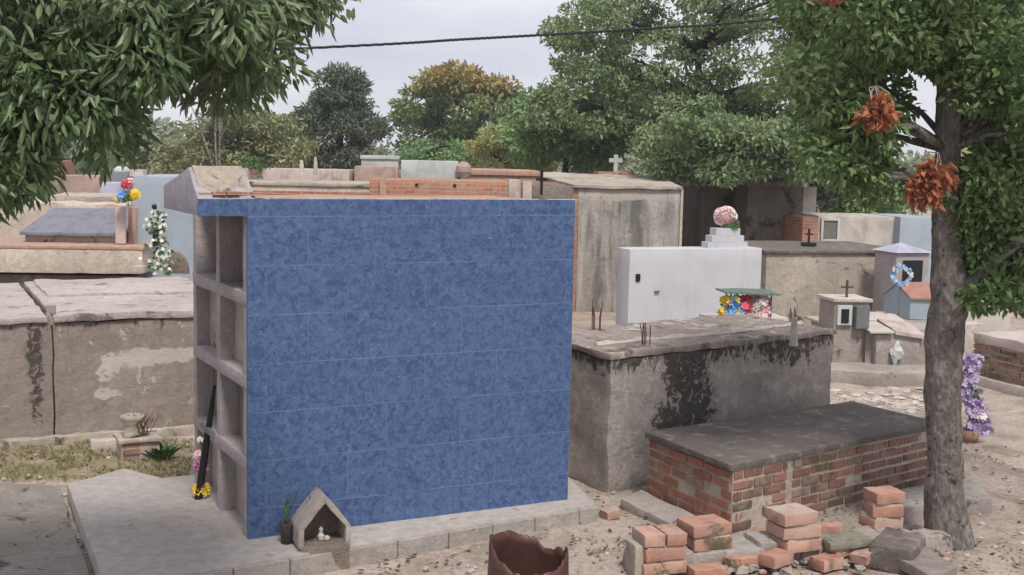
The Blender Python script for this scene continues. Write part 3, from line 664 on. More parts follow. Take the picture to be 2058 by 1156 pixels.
stack(1330, 1150, .04, [(0, 0, 0), (0, .0, 2), (1, 0, -1)], 'leftmost brick stack on the broken wall, topped by two half bricks')
stack(1424, 1128, .04, [(0, .02, 3), (0, 0, 0), (0, -.01, 5)], 'second brick stack from the left on the broken wall, with a chipped pink top brick')
stack(1602, 1106, .10, [(0, .02, 2), (0, 0, -2), (0, -.02, 3)], 'third brick stack from the left, standing before the brick tomb corner', ang=22, wv=.15)
stack(1778, 1062, .14, [(0, 0, 8), (0, .0, -6), (0, .01, 3)], 'rightmost brick stack, topped by one bright orange brick, near the tree', ang=12, wv=.125, dv=.1)
c = MB().prism([P(1745, 1092, .17), P(1835, 1108, .17), P(1862, 1078, .17), P(1780, 1058, .17)], -.02, .17); o = build('rubble_block', c, M['slab_dark'], bevel=.02, sub=.07, amp=.018, nscale=6); finish(o, 'dark mossy rubble block at the right end of the broken wall', 'rubble')
c = MB().prism([P(1800, 1118, .10), P(1872, 1160, .10), P(1925, 1138, .10), P(1860, 1098, .10)], .02, .10); o = build('stone_slab', c, concrete('greyish_slab', (.23, .195, .18), (.165, .135, .125), stain=.3), bevel=.01, sub=.08, amp=.01); finish(o, 'flat grey stone slab lying in the bottom right by the tree', 'slab')
c = MB().prism([P(1290, 1200, .05), P(1700, 1170, .05), P(1800, 1300, .05), P(1300, 1330, .05)], -.04, .05); o = build('grave_bed', c, M['conc'], bevel=.02, sub=.07, amp=.03, nscale=5); finish(o, 'rough grey cement grave bed in front of the broken wall', 'grave')
for i, (px, py, z_, L_, a_, lab) in enumerate(((1395, 1080, .0, .10, 40, 'broken brick half lying behind the second brick stack'), (1668, 1072, .17, .09, -20, 'brick fragment on the mossy cap of the broken wall'), (1735, 1125, .04, .10, 55, 'tilted brick half in front of the rightmost brick stack'), (1535, 1085, .0, .08, 10, 'brick fragment left of the third brick stack'), (1225, 1040, .0, .06, 30, 'small brick fragment by the end of the pale plinth'))):
    ax = Matrix.Rotation(R(a_), 3, 'Z') @ Vector((1, 0, .12)).normalized(); ay = UP.cross(ax).normalized(); o = build('brick_fragment', MB().obox(P(px, py, z_)+UP*.035, ax, ay, ax.cross(ay), L_, .06, .035), M['brick_new'], ex=ax, bevel=.003, sub=.04, amp=.007, nscale=18, seed=i); finish(o, lab, 'brick')
# ------------------------------------------------------------------ white tomb with stepped crest
wt, a, d, n_, L_, zt = frontbox('white_tomb', 1266, 1532, 501, 18, M['white'], 'white limewashed tomb with a stepped crest on top', depth=.42, ang=21, amp=.005)
hd = Q(1456, 497, 18.75); e = d
for k, (w_, z_) in enumerate(((.345, .10), (.28, .20), (.21, .31))):
    zz0 = zt-.01+(0, .10, .20)[k]; build('crest_step', MB().box(hd, e, n_, zz0+(.001 if k else 0), zt-.01+z_+.01*0, -w_, w_, -.1+.002*k, .10-.002*k), M['white'], wt, ex=e, bevel=.004)
pq = a+d*.14+n_*0; c = MB().obox(pq+d*.0+UP*(ZH(pq, 558)-pq.z)-n_*.01, d, n_, UP, .035, .012, .055); build('plaque', c, M['black'], wt)
pq = a+d*.46; c = MB().obox(pq+UP*(ZH(pq, 586)-pq.z)-n_*.015, d, n_, UP, .04, .015, .012); build('handle', c, M['grey_metal'], wt)
wr = hd+UP*(zt+.31-hd.z)+n_*.0
wreath_c = wr+UP*.16
b = thing('flower_wreath', wr, 'pink paper flower wreath on the white stepped crest', 'wreath')
c = MB(); c2 = MB()
for i in range(110):
    dd = Vector((random.gauss(0, 1), random.gauss(-.4, .8), random.gauss(0, 1))).normalized(); dd.y *= .55; k_ = random.uniform(.7, 1.15); pos = wreath_c+Vector((dd.x*.15*k_, dd.y*.12, dd.z*.13*k_)); (c if random.random() < .65 else c2).flower(pos, dd+Vector((0, -.4, 0)), .06)
build('blossoms', c, M['p_pink'], b); build('pale_blossoms', c2, M['p_white'], b)
c = MB(); 
for i in range(26): c.flower(wr+Vector((random.uniform(-.02, .18), random.uniform(-.08, 0), random.uniform(.0, .09))), (random.uniform(-1, 1), -1, .4), .05, 4)
build('leaves', c, M['p_green'], b)
# flower stand with green sheet roof, in front of white tomb
fs0 = P(1508, 640, .62)
fs0 = Q(1510, 640, 16.2); zf = fs0.z
gs, a, d, n_, L_, zt = frontbox('offering_ledge', 1440, 1585, 640, 16.3, M['conc_pale'], 'pale concrete ledge under the flower canopy by the white tomb', depth=.6, ang=14, cat='ledge')
fc = thing('flower_canopy', fs0, 'green roofed grave canopy full of flowers in front of the white tomb', 'canopy')
zt2 = zf+.36
for sx, sy in ((-.28, .05), (.30, .05), (-.25, .27), (.33, .27)): build('post', MB().tube([fs0+d*sx+n_*sy, fs0+d*sx+n_*sy+UP*.34], .012, 6), M['grey_metal'], fc)
c = MB().extrude([fs0+d*-.40-n_*.05+UP*.335, fs0+d*.38-n_*.05+UP*.305, fs0+d*.38+n_*.3+UP*.335, fs0+d*-.40+n_*.3+UP*.36], UP*.018); build('roof_sheet', c, M['green_sheet'], fc, sub=.1, amp=.01)
for col, cx, n in (('p_yellow', -.27, 30), ('p_blue', -.22, 30), ('p_pink', .2, 34), ('p_red', -.02, 16), ('p_white', .12, 40)):
    c = MB()
    for i in range(n): c.flower(fs0+d*(cx+random.uniform(-.1, .1))+n_*random.uniform(0, .2)+UP*random.uniform(.02, .26), (random.gauss(0, .5), -1, random.gauss(.2, .5)), .065)
    o = build('flower_bunch', c, M[col]); finish(o, {'p_yellow': 'yellow flowers at the left end of the green canopy', 'p_blue': 'blue flowers under the left post of the green canopy', 'p_pink': 'pink flowers at the right end of the green canopy', 'p_red': 'dark red flowers in the middle of the green canopy', 'p_white': 'white flowers under the middle of the green canopy'}[col], 'flowers', 'flower bunches under the green canopy')
# ------------------------------------------------------------------ streaky mausoleum etc.
km, a, d, n_, L_, zt = frontbox('streaky_mausoleum', 1163, 1368, 377, 23, M['streaky'], 'tall streaky concrete mausoleum with flat roof behind the white tomb', depth=2.6, ang=3, cat='mausoleum')
c = MB().extrude([a-d*.1-n_*.06+UP*.0, a+d*(L_+.03)-n_*.06+UP*.0, a+d*(L_+.03)+n_*3.0+UP*.16, a-d*.9+n_*3.0+UP*.20], UP*.05); build('roof', c, M['beige_dark'], km, ex=d, sub=.3, amp=.02)
c = MB().box(a, d, n_, .0, zt-.02, -.11, -.002, .02, 2.4); build('brick_pier', c, M['brick_far'], km, ex=d)
c = MB().box(a, d, n_, .0, zt-.0, L_+.002, L_+.05, -.03, 2.4); build('corner_strip', c, M['beige'], km, ex=d)
frontbox('flat_roof_mausoleum', 1076, 1155, 348, 27, M['rufous'], 'reddish flat roofed mausoleum left of the streaky one', depth=3, ang=8, lid=.12, lidmat=M['rufous'], cat='mausoleum')
frontbox('dark_mausoleum', 1412, 1500, 374, 26.5, M['dark_conc'], 'dark narrow mausoleum under the tree behind the stepped crest', depth=2, ang=6, cat='mausoleum', lid=.1)
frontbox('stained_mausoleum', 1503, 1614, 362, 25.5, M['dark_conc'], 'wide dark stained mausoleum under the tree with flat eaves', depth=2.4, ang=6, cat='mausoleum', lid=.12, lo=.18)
frontbox('white_wall', 1615, 1642, 375, 31, M['cream'], 'narrow strip of white wall right of the dark mausoleums', depth=.4, ang=5, cat='wall')
frontbox('white_pillar', 1402, 1416, 392, 30, M['cream'], 'white pillar glimpsed behind the forked tree trunk', depth=.3, ang=5, cat='pillar')
frontbox('rendered_tomb', 1541, 1832, 503, 19.5, M['beige_dark'], 'long grey-brown rendered tomb with a thin dark roof slab', depth=2.2, ang=13, lid=.05, lidmat=M['slab_dark'], lo=.07)
ct, a, d, n_, L_, zt = frontbox('cream_tomb', 1645, 1803, 434, 25, M['cream'], 'cream painted tomb with a small white framed window', depth=1.6, ang=9)
c = MB()
for (x0, x1, y0, y1) in ((.05, .45, -.09, -.04), (.05, .45, -.52, -.47), (.05, .10, -.47, -.09), (.40, .45, -.47, -.09)): c.box(a, d, n_, zt+y0, zt+y1, x0, x1, -.05, -.0)
wf = build('window', c, M['offwhite'], ct, ex=d)
c = MB().box(a, d, n_, zt-.47, zt-.09, .10, .40, -.02, -.001); build('pane', c, M['glass'], wf, ex=d)
frontbox('brick_side_tomb', 1614, 1645, 436, 24.6, M['brick_far'], 'small brick tomb end left of the cream tomb', depth=1, ang=9)
frontbox('pale_blue_tomb', 1810, 1880, 436, 25, M['lightblue'], 'pale blue tomb behind the big tree trunk', depth=1.5, ang=9)
# little cross on top of grey-brown tomb
cp = Q(1625, 491, 20.6); cr_ = thing('small_cross', cp, 'small black iron cross on the grey-brown tomb roof', 'cross')
build('shaft', MB().obox(cp+UP*.12, Vector((1, 0, 0)), Vector((0, 1, 0)), UP, .016, .016, .14), M['black'], cr_); build('base', MB().obox(cp, Vector((1, 0, 0)), Vector((0, 1, 0)), UP, .12, .06, .03), M['black'], cr_, bevel=.01)
build('arms', MB().obox(cp+UP*.17, Vector((1, 0, 0)), Vector((0, 1, 0)), UP, .06, .014, .014), M['black'], cr_)
# small shrines right
sp, a, d, n_, L_, zt = frontbox('tall_shrine', 1802, 1868, 508, 19, M['frame'], 'mauve-grey grave shrine with pale lilac pyramid roof', depth=.6, ang=16, cat='shrine')
pk_ = a+d*L_*.45+n_*.3+UP*.14; bs_ = [a-d*.04-n_*.05, a+d*(L_+.04)-n_*.05, a+d*(L_+.04)+n_*.65, a-d*.04+n_*.65]
build('roof', MB().add(bs_+[pk_], [[3, 2, 1, 0], [0, 1, 4], [1, 2, 4], [2, 3, 4], [3, 0, 4]]), M['lilac'], sp)
build('opening_shade', MB().box(a, d, n_, zt-.45, zt-.12, .12, L_-.12, -.02, -.001), M['black'], sp, ex=d)  # raised black plate stands in for the shade inside an opening
wc = Q(1812, 553, 18.0); b = thing('ribbon_wreath', wc-UP*.2, 'round white and blue wreath hanging in front of the lilac roofed shrine', 'wreath')
c = MB(); c2 = MB()
for i in range(90):
    t = random.uniform(0, 6.28); r = random.uniform(.10, .16); (c if random.random() < .55 else c2).flower(wc+Vector((math.cos(t)*r, random.uniform(-.03, .03), math.sin(t)*r)), (random.gauss(0, .4), -1, random.gauss(0, .4)), .028)
build('white_blossoms', c, M['p_white'], b); build('blue_blossoms', c2, M['p_blue'], b)
build('stand', MB().tube([wc-UP*.17+Vector((0, .03, 0)), wc-UP*1.55+Vector((0, .08, 0))], .012, 5), M['grey_metal'], b)
# platform, blue house shrine
def slabthing(name, pix, z, th, mat, label, cat='slab', amp=.01):
    o = build(name, MB().prism([P(a_, b_, z) for a_, b_ in pix], z-th, z), mat, bevel=.01, sub=.12, amp=amp); return finish(o, label, cat)
slabthing('raised_platform', [(1740, 668), (1900, 672), (1890, 632), (1760, 625)], .58, .62, M['conc'], 'raised grey platform under the pale blue house shrine', 'platform')
hc = P(1800, 638, .58); ex_ = Vector((math.cos(R(-8)), math.sin(R(-8)), 0)); hs = thing('house_shrine', hc, 'pale blue house-shaped shrine with a red tiled gable roof', 'shrine')
hl = P(1776, 632, .58); hr = P(1828, 642, .58); e1 = (hr-hl).normalized(); e2 = Vector((-e1.y, e1.x, 0)); e2 = (e2+e1*.55).normalized(); wd = (hr-hl).length; zr = .58; ev = ZH(hl, 590)-zr; pkh = ZH(hl.lerp(hr, .5), 570)-zr
gable = [hl, hr, hr+UP*ev, hl.lerp(hr, .5)+UP*pkh, hl+UP*ev]
build('walls', MB().extrude(gable, e2*.62), M['lightblue'], hs, ex=e1, bevel=.004)
for s_, pA in ((0, hl), (1, hr)):
    ed = pA+UP*ev; tp_ = hl.lerp(hr, .5)+UP*pkh; dd = (ed-tp_)*1.14; nrm = UP
    build('roof_slope', MB().extrude([tp_+UP*.004-e2*.03, tp_+dd+UP*.004-e2*.03, tp_+dd+UP*.004+e2*.68, tp_+UP*.004+e2*.68], UP*.025), M['terracotta'] if s_ else M['lightblue'], hs, ex=e1)
# grey shrine with dark opening
gp = Q(1712, 652, 16.6); gz = gp.z
so_, a, d, n_, L_, zt = frontbox('grey_shrine', 1678, 1748, 600, 16.6, M['conc'], 'grey two-part grave shrine with dark opening and thin cross', depth=.5, ang=10, cat='shrine', lid=.05, lidmat=M['conc_pale'])
build('white_frame', MB().box(a, d, n_, zt-.36, zt-.09, .03, .24, -.05, -.001), M['offwhite'], so_, ex=d, bevel=.004); build('opening', MB().box(a, d, n_, zt-.33, zt-.14, .08, .19, -.06, -.051), M['black'], so_, ex=d)  # opening is a black plate on the solid frame, coloured as shade
build('glass_case', MB().box(a, d, n_, zt-.40, zt-.10, .27, .46, -.12, -.001), M['grey_metal'], so_, ex=d, bevel=.006)
build('cross', MB().box(a, d, n_, zt, zt+.24, .21, .235, .1, .13).box(a, d, n_, zt+.13, zt+.155, .14, .31, .1, .13), M['rebar'], so_, ex=d)
# low graves
frontbox('slab_grave', 1668, 1708, 650, 17.4, M['conc'], 'small grey box grave with an overhanging rosy slab, right of the mouldy tomb', depth=.7, ang=8, z0=.14, cat='grave', lid=.04, lidmat=M['palepink'], lo=.14)
slabthing('wide_grave_plinth', [(1655, 742), (1790, 752), (1880, 750), (1880, 690), (1680, 690)], .16, .2, M['conc'], 'wide low grey plinth beneath the small headstones', 'plinth')
hs2, a, d, n_, L_, zt = frontbox('headstone', 1709, 1759, 656, 17.5, M['conc_pale'], 'pale upright headstone on the wide plinth', depth=.16, ang=10, z0=.14, cat='headstone')
hs3, a, d, n_, L_, zt = frontbox('box_grave', 1762, 1850, 672, 16.5, M['conc'], 'dark grey box grave with whitish stains on the wide plinth', depth=.7, ang=6, z0=.14, cat='grave')
c = MB().extrude([a-d*.12-n_*.08+UP*.02, a+d*.22-n_*.08+UP*.02, a+d*.20+n_*.5+UP*.08, a-d*.10+n_*.5+UP*.08], UP*.03); o = build('yellowish_slab', c, M['cream'], ex=d, bevel=.005); finish(o, 'cream slab resting tilted on the box grave', 'slab')
c = MB().extrude([a+d*.24-n_*.05+UP*.0, a+d*.66-n_*.05+UP*-.06, a+d*.66+n_*.5+UP*.05, a+d*.24+n_*.6+UP*.08], UP*.06); o = build('tilted_slab', c, M['palepink'], ex=d, bevel=.01); finish(o, 'tilted pinkish slab covering the box grave near the trunk', 'slab')
c = MB().extrude([a+d*.2+n_*.8+UP*.03, a+d*.8+n_*.8+UP*-.02, a+d*.8+n_*1.3+UP*.05, a+d*.2+n_*1.3+UP*.10], UP*.07); o = build('grey_slab', c, M['conc_pale'], ex=d, bevel=.01); finish(o, 'grey slab behind the box grave and below the house shrine', 'slab')
c = MB().blob(a+d*.26-n_*.06-UP*.24, .11, .5, sq=(.8, .4, 1.2)); o = build('stone_ornament', c, M['offwhite'], amp=.02, nscale=12); finish(o, 'crumbled whitish stone ornament before the box grave', 'ornament')
frontbox('cream_low_tomb', 1938, 2035, 572, 20, M['cream'], 'cream low tomb right of the big trunk', depth=1.2, ang=8)
frontbox('grey_low_wall', 1925, 1975, 650, 17.8, M['conc_pale'], 'small grey low wall between trunk and right brick tomb', depth=.3, ang=0, cat='wall')
# right edge brick tomb
zq = .66; f0_ = P(1953, 766); f1_ = P(2075, 798); dq = (f1_-f0_).normalized(); L_ = 2.6; nq = Vector((-dq.y, dq.x, 0)); qt = thing('right_brick_tomb', f0_, 'brick tomb with pale mortar joints at the right edge', 'tomb')
build('mortar', MB().box(f0_, dq, nq, .0, zq-.13, .012, L_, .012, 1.5), M['mortar'], qt, ex=dq)
c = MB(); c.brick_face(f0_, f0_+dq*L_, .10, zq-.13, -nq, gap=.024, bl=.26, bh=.06); c.brick_face(f0_+nq*1.5, f0_, .10, zq-.13, -dq, gap=.024, bl=.26, bh=.06); build('brickwork', c, M['brick_old'], qt, ex=dq, bevel=.004)
build('top', MB().box(f0_, dq, nq, zq-.13, zq, -.01, L_, -.01, 1.5), M['palepink'], qt, ex=dq, bevel=.015, sub=.15, amp=.015)
build('footing', MB().box(f0_, dq, nq, -.05, .10, -.06, L_, -.06, 1.5), M['conc_pale'], qt, ex=dq, bevel=.015, sub=.15, amp=.015)
# purple wreath behind trunk
pw = P(1946, 888); b = thing('purple_wreath', pw, 'tall purple ribbon wreath standing behind the big trunk', 'wreath')
build('pot', MB().lathe(pw, [(.001, 0), (.09, 0), (.11, .13), (.10, .13), (.08, .02)], 14), M['terracotta'], b, smooth=True)
build('stand', MB().tube([pw+UP*.02, pw+UP*.95], .012, 5), M['grey_metal'], b)
c = MB(); c2 = MB(); c3 = MB()
for i in range(230):
    h = random.uniform(.1, .9); x_ = -.02+.05*math.sin(h*7)+random.gauss(0, .045)+(.05 if h < .4 else 0); (c if random.random() < .8 else (c2 if random.random() < .5 else c3)).flower(pw+Vector((x_, random.uniform(-.08, .05), h)), (random.gauss(0, .7), -1, random.gauss(0, .7)), .05)
build('purple_ribbon', c, M['p_purple'], b); build('white_blossoms', c2, M['p_white'], b); build('leaves', c3, M['p_green'], b)
# ------------------------------------------------------------------ left background
bl, a, d, n_, L_, zt = frontbox('beige_tomb', -120, 286, 490, 16.9, M['beige'], 'long beige rendered tomb with a dark gap along its foot', depth=1.4, ang=4, ybot=546, lid=.05, lidmat=M['rufous'], lo=.02)
build('plinth', MB().box(a, d, n_, -.05, ZH(a, 552), -.1, L_-.12, .12, 1.5), M['slab_dark'], bl, ex=d)
c = MB().extrude([a+d*.9+n_*.5+UP*.10, a+d*2.38+n_*.5+UP*.10, a+d*2.35+n_*1.3+UP*.42, a+d*1.15+n_*1.3+UP*.42], UP*.05-n_*.0); o = build('sloping_slab', c, M['greyblue'], ex=d, bevel=.01, sub=.1, amp=.008); finish(o, 'blue-grey speckled slab sloping on top of the beige tomb', 'slab')
sz = a+d*.9+n_*.6; c = MB().box(a, d, n_, zt-.0, zt+.13, .95, 2.3, .6, 1.25); o = build('slab_support', c, M['beige_dark'], ex=d); finish(o, 'low stone bed under the blue-grey sloping slab', 'plinth')
for i, px in enumerate((243, 262, 272)):
    p = Q(px, 484, 17.4+.2*i); o = build('orange_post', MB().obox(p+UP*.22, Vector((1, 0, 0)), Vector((0, 1, 0)), UP, (.07, .02, .035)[i], .03, .26), M[('palepink', 'terracotta', 'pink')[i]], bevel=.006); finish(o, ('pale pink post below the coloured flowers', 'thin orange post below the coloured flowers', 'reddish post beside the pale blue wall')[i], 'post')
fp = Q(258, 415, 17.2)
bouquet('flower_bunch', fp, 'bright red, blue and yellow flowers on the orange posts', 'flowers', [(Q(256, 372, 17.2), 'p_red', .09, 16), (Q(247, 395, 17.2), 'p_blue', .09, 16), (Q(270, 392, 17.2), 'p_yellow', .09, 16), (Q(236, 403, 17.2), 'p_yellow', .05, 8), (Q(258, 400, 17.2), 'p_green', .08, 12), (Q(262, 366, 17.2), 'p_pink', .06, 8)], [Q(256, 372, 17.2), Q(247, 395, 17.2)])
frontbox('light_blue_tomb', 267, 420, 353, 17.8, M['lightblue'], 'tall pale blue painted tomb left behind the niches', depth=1.6, ang=2)
p = Q(278, 352, 18); o = build('cream_block', MB().obox(p+UP*.03, Vector((1, 0, 0)), Vector((0, 1, 0)), UP, .1, .1, .05), M['cream'], bevel=.006); finish(o, 'small cream block on the corner of the light blue tomb', 'block')
# statue with flowers
ap = Q(312, 552, 15.4); b = thing('angel_cross', ap, 'white grave cross hung with white and green flowers before the light blue tomb', 'cross')
build('shaft', MB().obox(ap+UP*.40, Vector((1, 0, 0)), Vector((0, 1, 0)), UP, .028, .02, .42), M['offwhite'], b, bevel=.004); build('arms', MB().obox(ap+UP*.60, Vector((1, 0, 0)), Vector((0, 1, 0)), UP, .15, .02, .026), M['offwhite'], b, bevel=.004)
build('finial', MB().blob(ap+UP*.85, .035), M['black'], b)
c = MB(); c2 = MB(); c3 = MB()
for i in range(190):
    h = random.uniform(.02, .80); sp_ = .035+.07*(1-h); x_ = .02+random.gauss(0, sp_)+.10*(1-h) ; pos = ap+Vector((x_, random.uniform(-.1, -.02), h)); (c if random.random() < .5 else (c2 if random.random() < .85 else c3)).flower(pos, (random.gauss(0, .6), -1, random.gauss(.1, .5)), .028)
build('white_blossoms', c, M['p_white'], b); build('leaves', c2, M['p_green'], b); build('dark_ribbon', MB().obox(ap+Vector((.03, -.07, .47)), Vector((1, 0, .2)).normalized(), Vector((0, 1, 0)), UP, .035, .01, .1), M['black'], b)
rp = Q(352, 550, 15.9); c = MB(); prof = [(-.16, 0), (-.16, .13), (-.12, .23), (-.03, .285), (.05, .27), (.12, .2), (.16, .1), (.165, 0)]
c.extrude([rp+Vector((x_, 0, z_)) for x_, z_ in prof], Vector((0, .1, 0))); o = build('round_headstone', c, M['niche'], bevel=.01, sub=.1, amp=.008); finish(o, 'round topped brown headstone beside the flowered white cross', 'headstone')
p = Q(281, 541, 16.0); o = build('white_block', MB().obox(p, Vector((1, 0, 0)), Vector((0, 1, 0)), UP, .075, .06, .045), M['cream'], bevel=.006); finish(o, 'small white block left of the flowered white cross', 'block')
# further left: stone heap, small buildings
frontbox('stone_terrace', 100, 242, 392, 24, M['beige_dark'], 'rough beige stone terrace behind the blue-grey slab', depth=1.6, ang=3, amp=.06, sub=.2)
frontbox('rubble_tomb', -60, 240, 408, 22, M['beige'], 'rough beige rubble tomb at the far left', depth=1.5, ang=3, amp=.05, sub=.2)
frontbox('lilac_tomb', 200, 252, 367, 27, M['lilac'], 'small tomb with pale lilac top at the far left', depth=1, ang=3)
gt, a, d, n_, L_, zt = frontbox('violet_roof_tomb', 218, 258, 345, 30, M['greyblue'], 'violet-grey tomb with a white dome among the left trees', depth=1, ang=3)
build('dome', MB().lathe(a+d*L_*.45+n_*.4, [(.2, 0), (.19, .06), (.12, .12), (.001, .14)], 14), M['offwhite'], gt, smooth=True)
frontbox('orange_tomb', 84, 128, 322, 32, M['terracotta'], 'small orange painted tomb under the left foliage', depth=1, ang=3)
frontbox('beige_far_tomb', 128, 215, 352, 31, M['pink'], 'dusty pink far tomb behind the left foliage', depth=1, ang=3)
frontbox('stony_far_tomb', -40, 100, 350, 30, M['beige'], 'beige far tomb hidden by the left foliage', depth=1, ang=3, amp=.04)
# ------------------------------------------------------------------ behind the blue tomb's roof
t_, a, d, n_, L_, zt = frontbox('long_beige_tomb', 452, 748, 364, 21, M['beige'], 'long beige tomb seen just over the blue tomb roof', depth=2.2, ang=4, lid=.06, lidmat=M['beige_dark'])
build('tile_course', MB().box(a, d, n_, zt-.21, zt-.15, -.02, L_+.02, -.05, -.001), M['tile'], t_, ex=d)
frontbox('cream_box_tomb', 447, 500, 338, 25, M['palepink'], 'small cream block tomb behind the pediment', depth=.8, ang=4)
frontbox('far_cream_tomb', 528, 702, 339, 30, M['palepink'], 'far long cream tomb below the olive trees', depth=2, ang=3)
p = Q(512, 352, 22.5); b = thing('potted_shrub', p, 'green potted shrub behind the pediment of the blue tomb', 'plant'); build('pot', MB().lathe(p, [(.001, 0), (.07, 0), (.09, .1)], 10), M['terracotta'], b); c = MB()
for i in range(150): c.flower(p+Vector((random.gauss(0, .12), random.gauss(0, .1), .1+random.random()*.22)), (random.gauss(0, 1), -1, random.gauss(.3, 1)), .04, 3)
build('leaves', c, M['p_green'], b)
for i, (px, pt, pb, w_) in enumerate(((606, 322, 352, .05), (634, 315, 352, .04))):
    p = Q(px, pb, 23); h = ZH(p, pt)-p.z; o = build('grave_post', MB().tube([p, p+UP*h*.6, p+UP*h], [w_, w_*.8, w_*.5], 7, .3), M[('conc_pale', 'beige_dark')[i]]); finish(o, ('short pale post on the long beige tomb', 'taller thin post on the long beige tomb')[i], 'post')
frontbox('pink_tomb', 712, 800, 334, 31, M['pink'], 'pink rendered tomb behind the brick tomb', depth=1.6, ang=4)
wt_, a, d, n_, L_, zt = frontbox('white_roofed_tomb', 726, 800, 312, 33, M['offwhite'], 'white far tomb rising behind the pink one', depth=1.5, ang=4, lid=.1, lidmat=M['offwhite'])
bw, a, d, n_, L_, zt = frontbox('red_brick_tomb', 742, 1022, 361, 19.5, M['brick_far'], 'wide red brick tomb seen over the blue tomb roof', depth=2, ang=4, amp=.014)
for x_ in (.75, 1.35): build('vent_hole_shade', MB().obox(a+d*x_-n_*.005-UP*.07, d, n_, UP, .025, .01, .022), M['black'], bw)  # small black blocks on the face, coloured as the shade in holes
build('arch_pillar', MB().box(a, d, n_, 0, zt+.05, .17, .27, -.08, -.001), M['rufous'], bw, ex=d)
frontbox('white_slab_tomb', 806, 921, 322, 23, M['offwhite'], 'whitewashed box tomb standing above the red brick tomb', depth=1.2, ang=4, amp=.006)
p = Q(932, 340, 23); o = build('pink_urn', MB().lathe(p-UP*.15, [(.001, 0), (.12, 0), (.15, .1), (.14, .2), (.08, .27), (.001, .29)], 12, .05), M['pink']); finish(o, 'rounded pink urn right of the whitewashed box tomb', 'urn')
frontbox('reddish_roof_tomb', 940, 1085, 341, 24, M['rufous'], 'low reddish roofed tomb right of the brick tomb', depth=3, ang=5, lid=.1, lidmat=M['rufous'])
for i, (px0, px1, yt) in enumerate(((1023, 1046, 361), (1051, 1070, 366))): frontbox('pink_pier', px0, px1, yt, 18.6, M['palepink'], ('left pale pink pier above the blue tomb roof', 'right pale pink pier above the blue tomb roof')[i], depth=.3, ang=4, cat='pier')
frontbox('dark_vault', 1070, 1152, 374, 20, M['dark_conc'], 'vault right of the pink piers, coloured dark for its shaded openings', depth=1.5, ang=4)  # solid box; its dark colour stands for shade in the open bays
p = Q(1088, 392, 19.0); cr_ = thing('iron_cross', p, 'tall black iron cross before the dark vault', 'cross'); h = ZH(p, 342)-p.z
build('shaft', MB().obox(p+UP*h/2, Vector((1, 0, 0)), Vector((0, 1, 0)), UP, .022, .02, h/2), M['black'], cr_); build('arms', MB().obox(p+UP*h*.62, Vector((1, 0, 0)), Vector((0, 1, 0)), UP, .09, .018, .02), M['black'], cr_)
og, a, d, n_, L_, zt = frontbox('orange_crest_tomb', 1203, 1262, 345, 27, M['brick_far'], 'orange brick crest that carries the white cross', depth=.8, ang=4)
p = Q(1237, 345, 27.3); cr_ = thing('white_cross', p, 'white cross on the orange brick crest above the streaky mausoleum', 'cross'); h = ZH(p, 311)-p.z
build('shaft', MB().obox(p+UP*h/2, Vector((1, 0, 0)), Vector((0, 1, 0)), UP, .045, .04, h/2), M['offwhite'], cr_, bevel=.006); build('arms', MB().obox(p+UP*h*.66, Vector((1, 0, 0)), Vector((0, 1, 0)), UP, .15, .038, .045), M['offwhite'], cr_, bevel=.006)
p = Q(1266, 357, 26.5); o = build('crest_rubble', MB().blob(p, .12, .4).blob(p+Vector((-.25, .1, .03)), .1, .4), M['terracotta']); finish(o, 'orange rubble lumps beside the white cross', 'rubble')
# ------------------------------------------------------------------ TREES
def poly_sample(poly, n, rng):
    xs_ = [p[0] for p in poly]; ys_ = [p[1] for p in poly]; out = []
    while len(out) < n:
        x_ = rng.uniform(min(xs_), max(xs_)); y_ = rng.uniform(min(ys_), max(ys_)); ins = False; j = len(poly)-1
        for i in range(len(poly)):
            if (poly[i][1] > y_) != (poly[j][1] > y_) and x_ < (poly[j][0]-poly[i][0])*(y_-poly[i][1])/(poly[j][1]-poly[i][1])+poly[i][0]: ins = not ins
            j = i
        if ins: out.append((x_, y_))
    return out
HOLES = [(330, 235, 95), (610, 70, 70), (420, 110, 40), (90, 120, 35), (150, 300, 45)]
def leaves(centres, radii, nper, ln, wd_, droop, flat, seed, fold=.25, hang=0., upn=.5, shell=.5):
    rng = np.random.default_rng(seed); C_ = np.repeat(np.array(centres), nper, 0); Rr = np.repeat(np.array(radii), nper)[:, None]; n = len(C_)
    d = rng.normal(size=(n, 3)); d /= np.linalg.norm(d, axis=1)[:, None]; rad = rng.random((n, 1))**(1/3*(1-shell)+.12)
    off = d*rad*Rr; off[:, 2] *= flat; pos = C_+off
    ax = rng.normal(size=(n, 3))*.6+d*.7; ax[:, 2] -= droop; ax /= np.linalg.norm(ax, axis=1)[:, None]
    nn = rng.normal(size=(n, 3)); nn[:, 2] += upn*2; nn -= ax*(nn*ax).sum(1)[:, None]; nn /= np.linalg.norm(nn, axis=1)[:, None]; sd_ = np.cross(ax, nn)
    L = ln*rng.uniform(.45, 1.35, (n, 1)); W = wd_*rng.uniform(.7, 1.2, (n, 1))
    v = [pos, pos+ax*L*.28+sd_*W*.42+nn*W*fold, pos+ax*L*.62+sd_*W*.40+nn*W*fold*.8-nn*L*.02, pos+ax*L-nn*L*.10, pos+ax*L*.62-sd_*W*.40+nn*W*fold*.8-nn*L*.02, pos+ax*L*.28-sd_*W*.42+nn*W*fold]
    V = np.stack(v, 1).reshape(-1, 3); b_ = np.arange(n)*6
    T = np.stack([b_, b_+1, b_+2, b_+3, b_, b_+3, b_+4, b_+5], 1).reshape(-1, 4)
    return V, T
